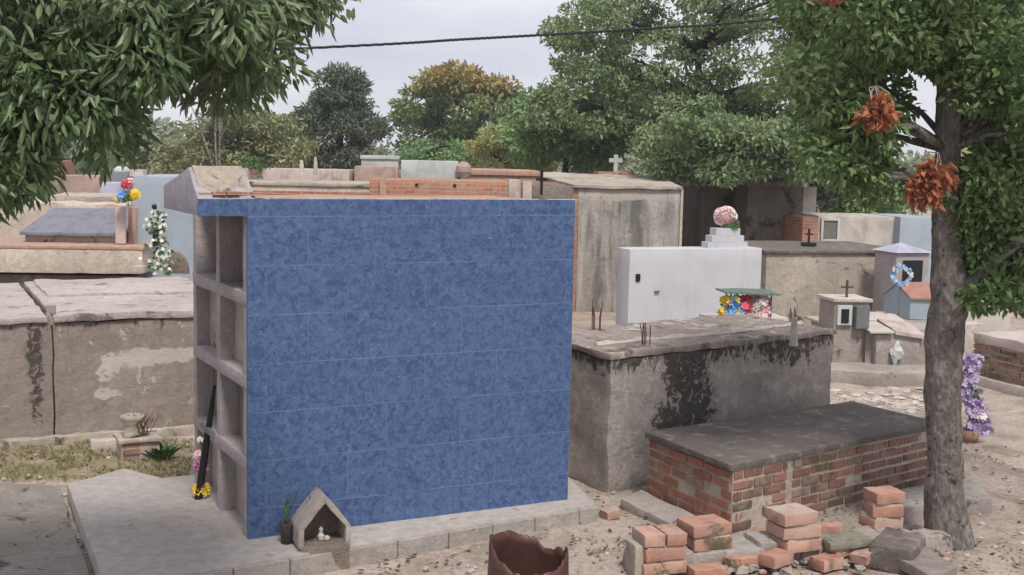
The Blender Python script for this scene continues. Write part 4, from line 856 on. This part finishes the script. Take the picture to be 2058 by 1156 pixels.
def mesh_np(name, V, T, mat, parent):
    b0_ = np.array(parent['_b']) if parent is not None else np.zeros(3)
    me = D.meshes.new(name); me.vertices.add(len(V)); me.vertices.foreach_set('co', (V-b0_).astype(np.float32).ravel()); me.loops.add(T.size); me.loops.foreach_set('vertex_index', T.astype(np.int32).ravel())
    me.polygons.add(len(T)); me.polygons.foreach_set('loop_start', np.arange(0, T.size, 4, dtype=np.int32)); me.polygons.foreach_set('loop_total', np.full(len(T), 4, dtype=np.int32)); me.update(calc_edges=True); me.validate()
    me.materials.append(mat); o = D.objects.new(name, me); COL.objects.link(o)
    if parent is not None: o.parent = parent; o['_b'] = parent['_b']
    return o
def tree(name, label, base, trunk, tr_r, poly, Y0, dY, ncl, rc, nper, ln, wd_, mat, barkm, seed, droop=.2, flat=.6, group=None, nlimb=14, extra=(), upn=.5, cat='tree', shell=.5, fold=.25, polys=None, limb_r=.03, twigr=.008):
    t = thing(name, base, label, cat, group); rng = random.Random(seed)
    cs = []; rs = []
    for (pl, nc, yy, dy) in (polys or [(poly, ncl, Y0, dY)]):
        for (x_, y_) in poly_sample(pl, nc, rng):
            if mat is LM['front'] and any(math.hypot(x_-a_, y_-b_) < c_ for a_, b_, c_ in HOLES): continue
            q_ = Q(x_, y_, yy+rng.uniform(-dy, dy)); cs.append(q_); rs.append(rc*rng.uniform(.6, 1.3))
    for (x_, y_, z_, r_) in extra: cs.append(Vector((x_, y_, z_))); rs.append(r_)
    V, T = leaves([tuple(c_) for c_ in cs], rs, nper, ln, wd_, droop, flat, seed, upn=upn, shell=shell, fold=fold)
    mesh_np('crown', V, T, mat, t)
    tm = MB(); tm.tube(trunk, tr_r, 14, .22)
    build('trunk', tm, barkm, t, smooth=True, sub=.07 if barkm is M['bark'] else 0, amp=.014 if barkm is M['bark'] else 0, nscale=7)
    lm = MB(); top = [Vector(p) for p in trunk]
    idx = list(range(len(cs))); rng.shuffle(idx)
    for i in idx[:nlimb]:
        c_ = cs[i]; k = min(range(len(top)//2, len(top)), key=lambda j: (top[j]-c_).length+abs(top[j].z-c_.z+1.2)*.3) if len(top) > 2 else -1
        s_ = top[k]; mid = s_.lerp(c_, .5)+Vector((rng.uniform(-.1, .1), rng.uniform(-.1, .1), .12))*(c_-s_).length*.6
        q1 = s_.lerp(mid, .5)+Vector((rng.uniform(-1, 1), rng.uniform(-1, 1), 0))*.06; lm.tube([s_, q1, mid, mid.lerp(c_, .6), c_], [limb_r*1.3, limb_r, limb_r*.7, limb_r*.45, twigr], 6, .2)
    if nlimb: build('limbs', lm, barkm, t, smooth=True)
    return t, cs
LM = {}
LM['front'] = leafmat('dark_glossy_leaves', (0.075, 0.122, 0.053), (0.131, 0.200, 0.081), (0.237, 0.294, 0.169), .30, .42, .45)
LM['right'] = leafmat('mid_green_leaves', (0.083, 0.149, 0.050), (0.143, 0.231, 0.077), (0.231, 0.314, 0.127), .3, .42, .45)
LM['mid'] = leafmat('feathery_leaves', (0.140, 0.213, 0.100), (0.213, 0.293, 0.140), (0.317, 0.378, 0.189), .28, .55, .3)
LM['mid_green'] = leafmat('fresh_green_leaves', (0.140, 0.256, 0.116), (0.220, 0.342, 0.152), (0.293, 0.403, 0.146), .28, .55, .3)
LM['dark'] = leafmat('dark_conifer_leaves', (0.079, 0.107, 0.079), (0.122, 0.152, 0.110), (0.171, 0.195, 0.128), .15, .6, .2)
LM['olive'] = leafmat('olive_leaves', (0.195, 0.226, 0.110), (0.268, 0.293, 0.146), (0.366, 0.354, 0.189), .25, .6, .2)
LM['orange'] = leafmat('green_to_rust_leaves', (0.134, 0.220, 0.104), (0.201, 0.281, 0.122), (0.256, 0.305, 0.134), .25, .6, .2, zc=(4.55, 6.3, (0.403, 0.275, 0.110)))
LM['yellow'] = leafmat('yellow_green_leaves', (0.293, 0.329, 0.128), (0.378, 0.390, 0.165), (0.439, 0.390, 0.201), .25, .6, .2)
LM['far'] = leafmat('far_wood_leaves', (0.195, 0.232, 0.146), (0.244, 0.287, 0.177), (0.293, 0.317, 0.207), .2, .7, .1)
# right foreground tree
tb = P(1902, 1092); Y = tb.y
path_px = [(1902, 1110), (1902, 1070), (1899, 1000), (1898, 900), (1896, 790), (1897, 690), (1907, 600), (1905, 500), (1902, 400), (1905, 300), (1908, 200), (1915, 90), (1922, -20), (1930, -200), (1940, -500)]
trunk = [Q(a_, b_, Y+.0*i) for i, (a_, b_) in enumerate(path_px)]
rads = [.21, .17, .15, .138, .135, .13, .14, .11, .10, .095, .10, .09, .08, .07, .05]
rt_poly = [(1600, -60), (1600, 60), (1580, 150), (1640, 210), (1610, 290), (1670, 320), (1690, 360), (1780, 375), (1800, 340), (1805, 250), (1790, 140), (1860, 60), (1960, 60), (1980, 200), (2060, 300), (2080, 100), (2080, -60)]
rt_right = [(1985, 380), (2010, 320), (2090, 290), (2120, 420), (2110, 580), (2040, 590), (1985, 565), (1965, 450)]
rt_top = [(1600, -500), (2600, -500), (2600, 500), (2120, 400), (2080, -60), (1700, -60)]
tR, cR = tree('tree', 'big tree with lichen-spotted grey trunk and hanging orange clusters at the right', tb, trunk, rads, None, 0, 0, 0, .20, 150, .07, .040, LM['right'], M['bark'], 5, droop=.35, flat=.8, nlimb=46, limb_r=.028,
    polys=[(rt_poly, 140, Y+.3, 1.0), (rt_right, 58, Y+.3, .5), ([(1925, 200), (2080, 180), (2080, 330), (1960, 320)], 12, Y+.5, .4), ([(1840, 40), (1960, 40), (1965, 190), (1850, 170)], 16, Y-.3, .3), ([(1930, 330), (1990, 330), (1990, 560), (1945, 560)], 16, Y-.1, .2), (rt_top, 60, Y, 1.6), ([(1960, 60), (2080, 60), (2080, 300), (2000, 300)], 14, Y, .6)], upn=.4)
bm_ = MB().tube([trunk[6], Q(1945, 585, Y-.05), Q(1985, 535, Y-.1), Q(2070, 470, Y-.2), Q(2150, 380, Y-.2)], [.10, .075, .055, .04, .03], 8, .2); build('branch', bm_, M['bark'], tR, smooth=True)
sp_c = [Q(x_, y_, Y-.25) for x_, y_ in ((1985, 598), (2010, 575), (1960, 600), (2035, 590))]
V, T = leaves([tuple(c_) for c_ in sp_c], [.11]*4, 90, .08, .05, .3, .8, 77); mesh_np('low_sprig', V, T, LM['right'], tR)
og_ = leafmat('orange_dry_leaves', (.45, .17, .085), (.56, .26, .14), (.30, .09, .05), .3, .6, .2)
for i, (pl, r_, lab) in enumerate((([(1868, 350), (1855, 375), (1885, 365), (1868, 385), (1855, 395), (1885, 345)], .085, 'large orange dried leaf cluster hanging on the big tree trunk'), ([(1765, 215), (1775, 235), (1755, 238)], .075, 'smaller orange dried leaf cluster high in the big tree'), ([(1668, -22)], .09, 'orange dried leaf cluster at the top edge of the big tree'))):
    cs_ = [Q(a_, b_, Y-.75) for a_, b_ in pl]; b = thing('dried_cluster', cs_[0], lab, 'dried leaves', 'orange clusters in the big tree')
    V, T = leaves([tuple(c_) for c_ in cs_], [r_]*len(cs_), 48, .08, .045, .5, .9, 90+i, fold=.5); mesh_np('leaves', V, T, og_, b)
    m_ = MB(); top_ = cs_[0]+Vector((.02, .12, .15))
    for k in range(7):
        e_ = random.choice(cs_)+Vector((random.uniform(-.09, .09), random.uniform(-.05, .03), random.uniform(-.05, .05))); sd1 = Vector((random.uniform(-.05, .05), 0, .03))
        m_.tube([top_, top_.lerp(e_, .35)+sd1*1.3, top_.lerp(e_, .7)+sd1, e_], [.005, .004, .003, .002], 4)
    build('twigs', m_, M['beige_dark'], b)
# left foreground tree
lb = Vector((-4.7, 6.4, 0)); ltr = [lb-UP*.05, lb+UP*.6, lb+Vector((.05, 0, 1.8)), lb+Vector((.2, 0, 3)), lb+Vector((.3, -.1, 4.2)), lb+Vector((.5, -.2, 5.5))]
lp1 = [(-30, -60), (640, -60), (650, 30), (640, 50), (600, 70), (590, 95), (545, 90), (490, 70), (430, 80), (360, 130), (330, 170), (240, 150), (200, 190), (180, 245), (140, 240), (110, 190), (90, 250), (-30, 260)]
lp_low = [(-60, 200), (50, 210), (60, 300), (40, 350), (10, 370), (-60, 380)]
lp_out = [(-700, -400), (200, -400), (500, -120), (500, -60), (-30, -60), (-30, 400), (-700, 300)]
tL, cL = tree('tree', 'dark glossy leaved tree overhanging the top left corner', lb, ltr, [.26, .2, .18, .16, .13, .1], None, 0, 0, 0, .158, 105, .086, .027, LM['front'], M['bark_dark'], 8, droop=.75, flat=.85, nlimb=110, limb_r=.016,
    polys=[([(200, 150), (420, 60), (560, 90), (590, 110), (540, 145), (400, 190), (330, 250), (220, 285), (170, 260)], 40, 5.9, .6), ([(600, -40), (650, -40), (665, 60), (650, 90), (600, 90)], 8, 6.0, .3), (lp1, 185, 6.0, .75), (lp_low, 34, 5.8, .5), (lp_out, 60, 6.1, 1.0)], upn=.35, fold=.25, twigr=.006)
# big feathery tree in the middle right
mb_ = Q(1392, 640, 30); mb_.z = 0; YM = 30
mtr = [mb_-UP*.05, Q(1392, 560, YM), Q(1388, 480, YM), Q(1392, 420, YM), Q(1405, 370, YM), Q(1420, 300, YM), Q(1410, 200, YM), Q(1400, 100, YM), Q(1390, 0, YM)]
mp_up = [(1125, 30), (1180, 10), (1240, -30), (1700, -60), (1700, 180), (1640, 230), (1500, 200), (1380, 190), (1300, 200), (1200, 160), (1110, 165), (1100, 140), (1135, 110), (1110, 60)]
mp_mid = [(1110, 165), (1200, 180), (1400, 200), (1700, 190), (1690, 330), (1560, 330), (1450, 290), (1300, 300), (1180, 270), (1090, 255), (1060, 185)]
mp_low = [(1310, 270), (1340, 250), (1500, 240), (1640, 290), (1650, 350), (1560, 335), (1480, 345), (1400, 355), (1340, 340), (1320, 310)]
tM, cM = tree('tree', 'large feathery green tree with a dark forked trunk behind the mausoleums', mb_, mtr, [.24, .2, .19, .18, .15, .12, .1, .07, .04], None, 0, 0, 0, .48, 210, .13, .07, LM['mid'], M['bark_dark'], 13, droop=.0, flat=.5, nlimb=70, limb_r=.06, twigr=.012,
    polys=[(mp_up, 125, YM, 2.2), (mp_mid, 150, YM-.3, 2.2), (mp_low, 105, 25.2, 1.2), ([(1150, -400), (1800, -400), (1800, -60), (1200, -60)], 60, YM, 2.2)], upn=.8)
fk = MB().tube([mtr[2], Q(1375, 430, YM-.1), Q(1365, 380, YM-.2), Q(1320, 320, YM-.3)], [.15, .1, .08, .04], 8, .2); fk.tube([mtr[3], Q(1432, 385, YM-.1), Q(1470, 330, YM-.1)], [.13, .09, .04], 8, .2); build('fork', fk, M['bark_dark'], tM, smooth=True)
# its fresher neighbour
def simple_tree(label, px, poly, Y, dY, ncl, rc, nper, ln, wd_, mat, seed, flat=.5, droop=.1, tr=.14, upn=.6, name='tree', nlimb=24, ytop=None, cat='tree', limb_r=.05):
    gb = Q(px, 400, Y); gb.z = 0; ty = ytop or (min(p[1] for p in poly)*.6+max(p[1] for p in poly)*.4); tp_ = Q(px, ty, Y)
    trk = [gb-UP*.05, gb.lerp(tp_, .3)+Vector((.08, 0, 0)), gb.lerp(tp_, .6)-Vector((.05, 0, 0)), gb.lerp(tp_, .85), tp_]
    return tree(name, label, gb, trk, [tr, tr*.85, tr*.7, tr*.5, tr*.3], poly, Y, dY, ncl, rc, nper, ln, wd_, mat, M['bark_dark'], seed, droop=droop, flat=flat, nlimb=nlimb, upn=upn, limb_r=limb_r, cat=cat)
simple_tree('round green tree left of the large feathery tree', 1140, [(1040, 230), (1080, 190), (1150, 195), (1240, 230), (1260, 300), (1220, 350), (1080, 335), (1030, 300)], 31, 1.4, 70, .48, 150, .17, .09, LM['mid_green'], 21, flat=.45)
simple_tree('rounded tree whose top has turned orange-brown', 925, [(800, 230), (805, 205), (850, 160), (900, 140), (940, 136), (985, 152), (1025, 172), (1042, 205), (1035, 240), (1050, 290), (1000, 330), (830, 335), (798, 290)], 46, 2.2, 150, .55, 120, .22, .11, LM['orange'], 22, flat=.42, tr=.2)
simple_tree('yellow-green bush in front of the orange topped tree', 1020, [(945, 290), (985, 268), (1050, 262), (1110, 275), (1125, 320), (1100, 345), (960, 345)], 34, 1., 42, .36, 130, .15, .07, LM['yellow'], 23, flat=.6, name='bush', tr=.07, cat='bush')
simple_tree('low green shrub below the orange topped tree', 850, [(800, 300), (850, 285), (930, 295), (940, 335), (800, 340)], 38, 1., 26, .35, 120, .15, .08, LM['mid_green'], 24, name='bush', tr=.06, cat='bush')
dk = [(655, 150), (700, 135), (735, 150), (725, 185), (755, 210), (735, 240), (700, 240), (720, 265), (775, 235), (765, 262), (720, 300), (740, 330), (640, 345), (600, 330), (605, 225), (640, 190)]
simple_tree('dark ragged conifer between the left foliage and the open sky', 685, dk, 40, 1.5, 110, .42, 130, .2, .07, LM['dark'], 25, flat=.5, tr=.18, upn=.3)
simple_tree('olive green broad tree behind the blue tomb pediment', 480, [(330, 300), (370, 265), (430, 240), (490, 225), (560, 235), (610, 260), (620, 335), (330, 345)], 38, 1.8, 100, .48, 130, .18, .09, LM['olive'], 26, flat=.5)
simple_tree('greyish olive bush among the left tombs', 270, [(215, 300), (260, 285), (340, 290), (360, 345), (215, 345)], 42, 1.5, 40, .45, 120, .18, .09, LM['far'], 27, name='bush', tr=.08, cat='bush')
simple_tree('dark green tree beyond the dark mausoleums', 1560, [(1420, 330), (1500, 300), (1620, 300), (1700, 330), (1690, 400), (1600, 400), (1500, 390), (1420, 400)], 32, 1., 60, .42, 130, .16, .09, LM['dark'], 28)
simple_tree('pale distant tree at the right behind the big trunk', 1990, [(1880, 330), (1960, 280), (2080, 290), (2090, 420), (1900, 420)], 36, 1.5, 60, .5, 120, .2, .1, LM['yellow'], 29)
simple_tree('green distant tree under the big tree crown', 1740, [(1640, 370), (1700, 340), (1800, 350), (1850, 400), (1820, 430), (1660, 430)], 33, 1.2, 50, .42, 130, .17, .09, LM['mid_green'], 30)
# bare tree
bt_ = Q(440, 400, 36); bt_.z = 0; b = thing('bare_tree', bt_, 'leafless pinkish grey tree behind the olive tree', 'tree'); c = MB()
def br(p, d, L, r, k):
    q = p+d*L; c.tube([p, p.lerp(q, .5)+Vector((random.uniform(-.05, .05), 0, 0))*L, q], [r, r*.8, r*.6], 5)
    if k:
        for _ in range(3 if k > 1 else 4):
            nd = (d+Vector((random.gauss(0, .5), random.gauss(0, .4), random.gauss(.1, .25)))).normalized(); br(q, nd, L*random.uniform(.6, .85), r*.6, k-1)
br(bt_, UP, 2.0, .07, 5); build('branches', c, M['bark'], b)
# far wood: one mass
cs_ = []; rng = random.Random(3)
for i in range(300):
    x_ = rng.uniform(-75, 75); cs_.append((x_, rng.uniform(85, 110), rng.uniform(.5, 3.2+1.2*math.sin(x_*.13)+.8*math.sin(x_*.41))))
V, T = leaves(cs_, [2.2]*300, 150, .8, .45, .1, .55, 4); o = mesh_np('distant_wood', V, T, LM['far'], None); finish(o, 'distant olive green wood along the horizon', None, None, 'stuff'); o['category'] = 'wood'
# ------------------------------------------------------------------ cable
pc = [Q(-500, 150, 13), Q(100, 122, 13.1), Q(740, 91, 13.2), Q(920, 80, 13.25), Q(1100, 70, 13.3), Q(1330, 56, 13.4), Q(1560, 38, 13.5), Q(2500, -60, 14)]
def cat_(pts, n):
    out = []
    for i in range(len(pts)-1):
        p0_, p1_, p2_, p3_ = pts[max(i-1, 0)], pts[i], pts[i+1], pts[min(i+2, len(pts)-1)]
        for k in range(n):
            t = k/n; out.append(.5*((2*p1_)+(p2_-p0_)*t+(2*p0_-5*p1_+4*p2_-p3_)*t*t+(3*p1_-p0_-3*p2_+p3_)*t**3))
    return out+[pts[-1]]
ln_ = cat_(pc, 45); c = MB()
for ph in (0, 2.09, 4.19): c.tube([p+Vector((0, math.cos(i*.75+ph)*.009, math.sin(i*.75+ph)*.009)) for i, p in enumerate(ln_)], .0075, 5)
finish(build('power_cable', c, M['cable']), 'black twisted overhead cable crossing the sky between the trees', 'cable')
# ------------------------------------------------------------------ ground litter
def scatter(n, fn, mk):
    c = MB()
    for i in range(n): mk(c, fn())
    return c
def rp_():
    while True:
        p = P(random.uniform(-40, 2080), random.uniform(845, 1156))
        if (p-cen).length > .2: return p
def leafl(c, p):
    a_ = random.uniform(0, 6.28); d_ = Vector((math.cos(a_), math.sin(a_), random.uniform(-.1, .3))); s_ = Vector((-math.sin(a_), math.cos(a_), random.uniform(-.2, .4))); L = random.uniform(.02, .06)
    p = p+UP*.012; c.add([p, p+d_*L*.5+s_*L*.3, p+d_*L, p+d_*L*.5-s_*L*.3], [[0, 1, 2, 3]])
lit = leafmat('fallen_dry_leaves', (.10, .06, .035), (.17, .105, .06), (.055, .035, .022), .1, .8, .1)
finish(build('leaf_litter', scatter(1500, rp_, leafl), lit, base=(0, 0, 0)), 'brown fallen leaves scattered over the dirt', 'litter', None, 'stuff')
def peb(c, p): c.blob(p, random.uniform(.008, .028), .3, 4, (1, 1, .6))
finish(build('pebbles', scatter(420, rp_, peb), M['conc_pale'], base=(0, 0, 0)), 'small pale stones scattered over the dirt', 'stones', None, 'stuff')
def gp_():
    while True:
        x_, y_ = random.uniform(-30, 385), random.uniform(885, 965)
        if y_ > 885 and mnoise.noise(Vector((x_*.02, y_*.05, 0))) > -.25: return P(x_, y_)
def gr(c, p):
    for k in range(5):
        a_ = random.uniform(0, 6.28); h = random.uniform(.015, .05); d_ = Vector((math.cos(a_), math.sin(a_), 0))*h*.8; s_ = Vector((-math.sin(a_), math.cos(a_), 0))*.003; c.add([p-s_, p+s_, p+d_+UP*h], [[0, 1, 2]])
gm = leafmat('dry_grass', (.20, .19, .075), (.28, .24, .12), (.12, .15, .05), .3, .7, .1)
finish(build('dry_grass', scatter(1500, gp_, gr), gm, base=(0, 0, 0)), 'sparse dry yellow-green grass before the brown-grey tomb', 'grass', None, 'stuff')
def gp2():
    while True:
        p = P(random.uniform(1180, 2060), random.uniform(770, 1150))
        if mnoise.noise(p*1.3) > .22: return p
finish(build('ground_weeds', scatter(700, gp2, gr), gm, base=(0, 0, 0)), 'sparse tufts of weeds on the dirt at the right', 'grass', None, 'stuff')
def rp3():
    t_ = random.random(); return wa+dW*(t_*LW*1.05)+nW*random.gauss(-.05, .16)+UP*.0
finish(build('mortar_rubble', scatter(170, rp3, lambda c, p: c.blob(p+UP*random.uniform(0, .05), random.uniform(.012, .05), .6, 4, (1.2, 1, .7))), M['conc'], base=(0, 0, 0)), 'grey mortar crumbs heaped along the broken wall', 'rubble', None, 'stuff')
finish(build('brick_crumbs', scatter(60, rp3, lambda c, p: c.blob(p+UP*random.uniform(0, .03), random.uniform(.01, .035), .6, 3, (1.2, 1, .7))), M['brick_new'], base=(0, 0, 0)), 'orange brick crumbs among the mortar rubble', 'rubble', None, 'stuff')
def rp2(): return P(random.uniform(1660, 1870), random.uniform(775, 830))
finish(build('rubble_chips', scatter(70, rp2, lambda c, p: c.blob(p, random.uniform(.02, .07), .5, 4, (1.3, 1, .35))), M['conc_pale'], base=(0, 0, 0)), 'pale rubble chips behind the dark slab tomb', 'rubble', None, 'stuff')
hz = D.materials.new('thin_haze'); hz.use_nodes = True; hz.node_tree.nodes.clear(); ho = hz.node_tree.nodes.new('ShaderNodeOutputMaterial'); pv_ = hz.node_tree.nodes.new('ShaderNodeVolumePrincipled')
pv_.inputs['Color'].default_value = (.93, .94, .97, 1); pv_.inputs['Density'].default_value = .0010; hz.node_tree.links.new(pv_.outputs[0], ho.inputs['Volume'])
ho_ = build('haze', MB().prism([(-260, -60, 0), (260, -60, 0), (260, 330, 0), (-260, 330, 0)], -2, 14), hz); ho_['kind'] = 'stuff'; ho_['label'] = 'thin pale haze over the cemetery'
for o in list(D.objects):
    if '_b' in o: del o['_b']
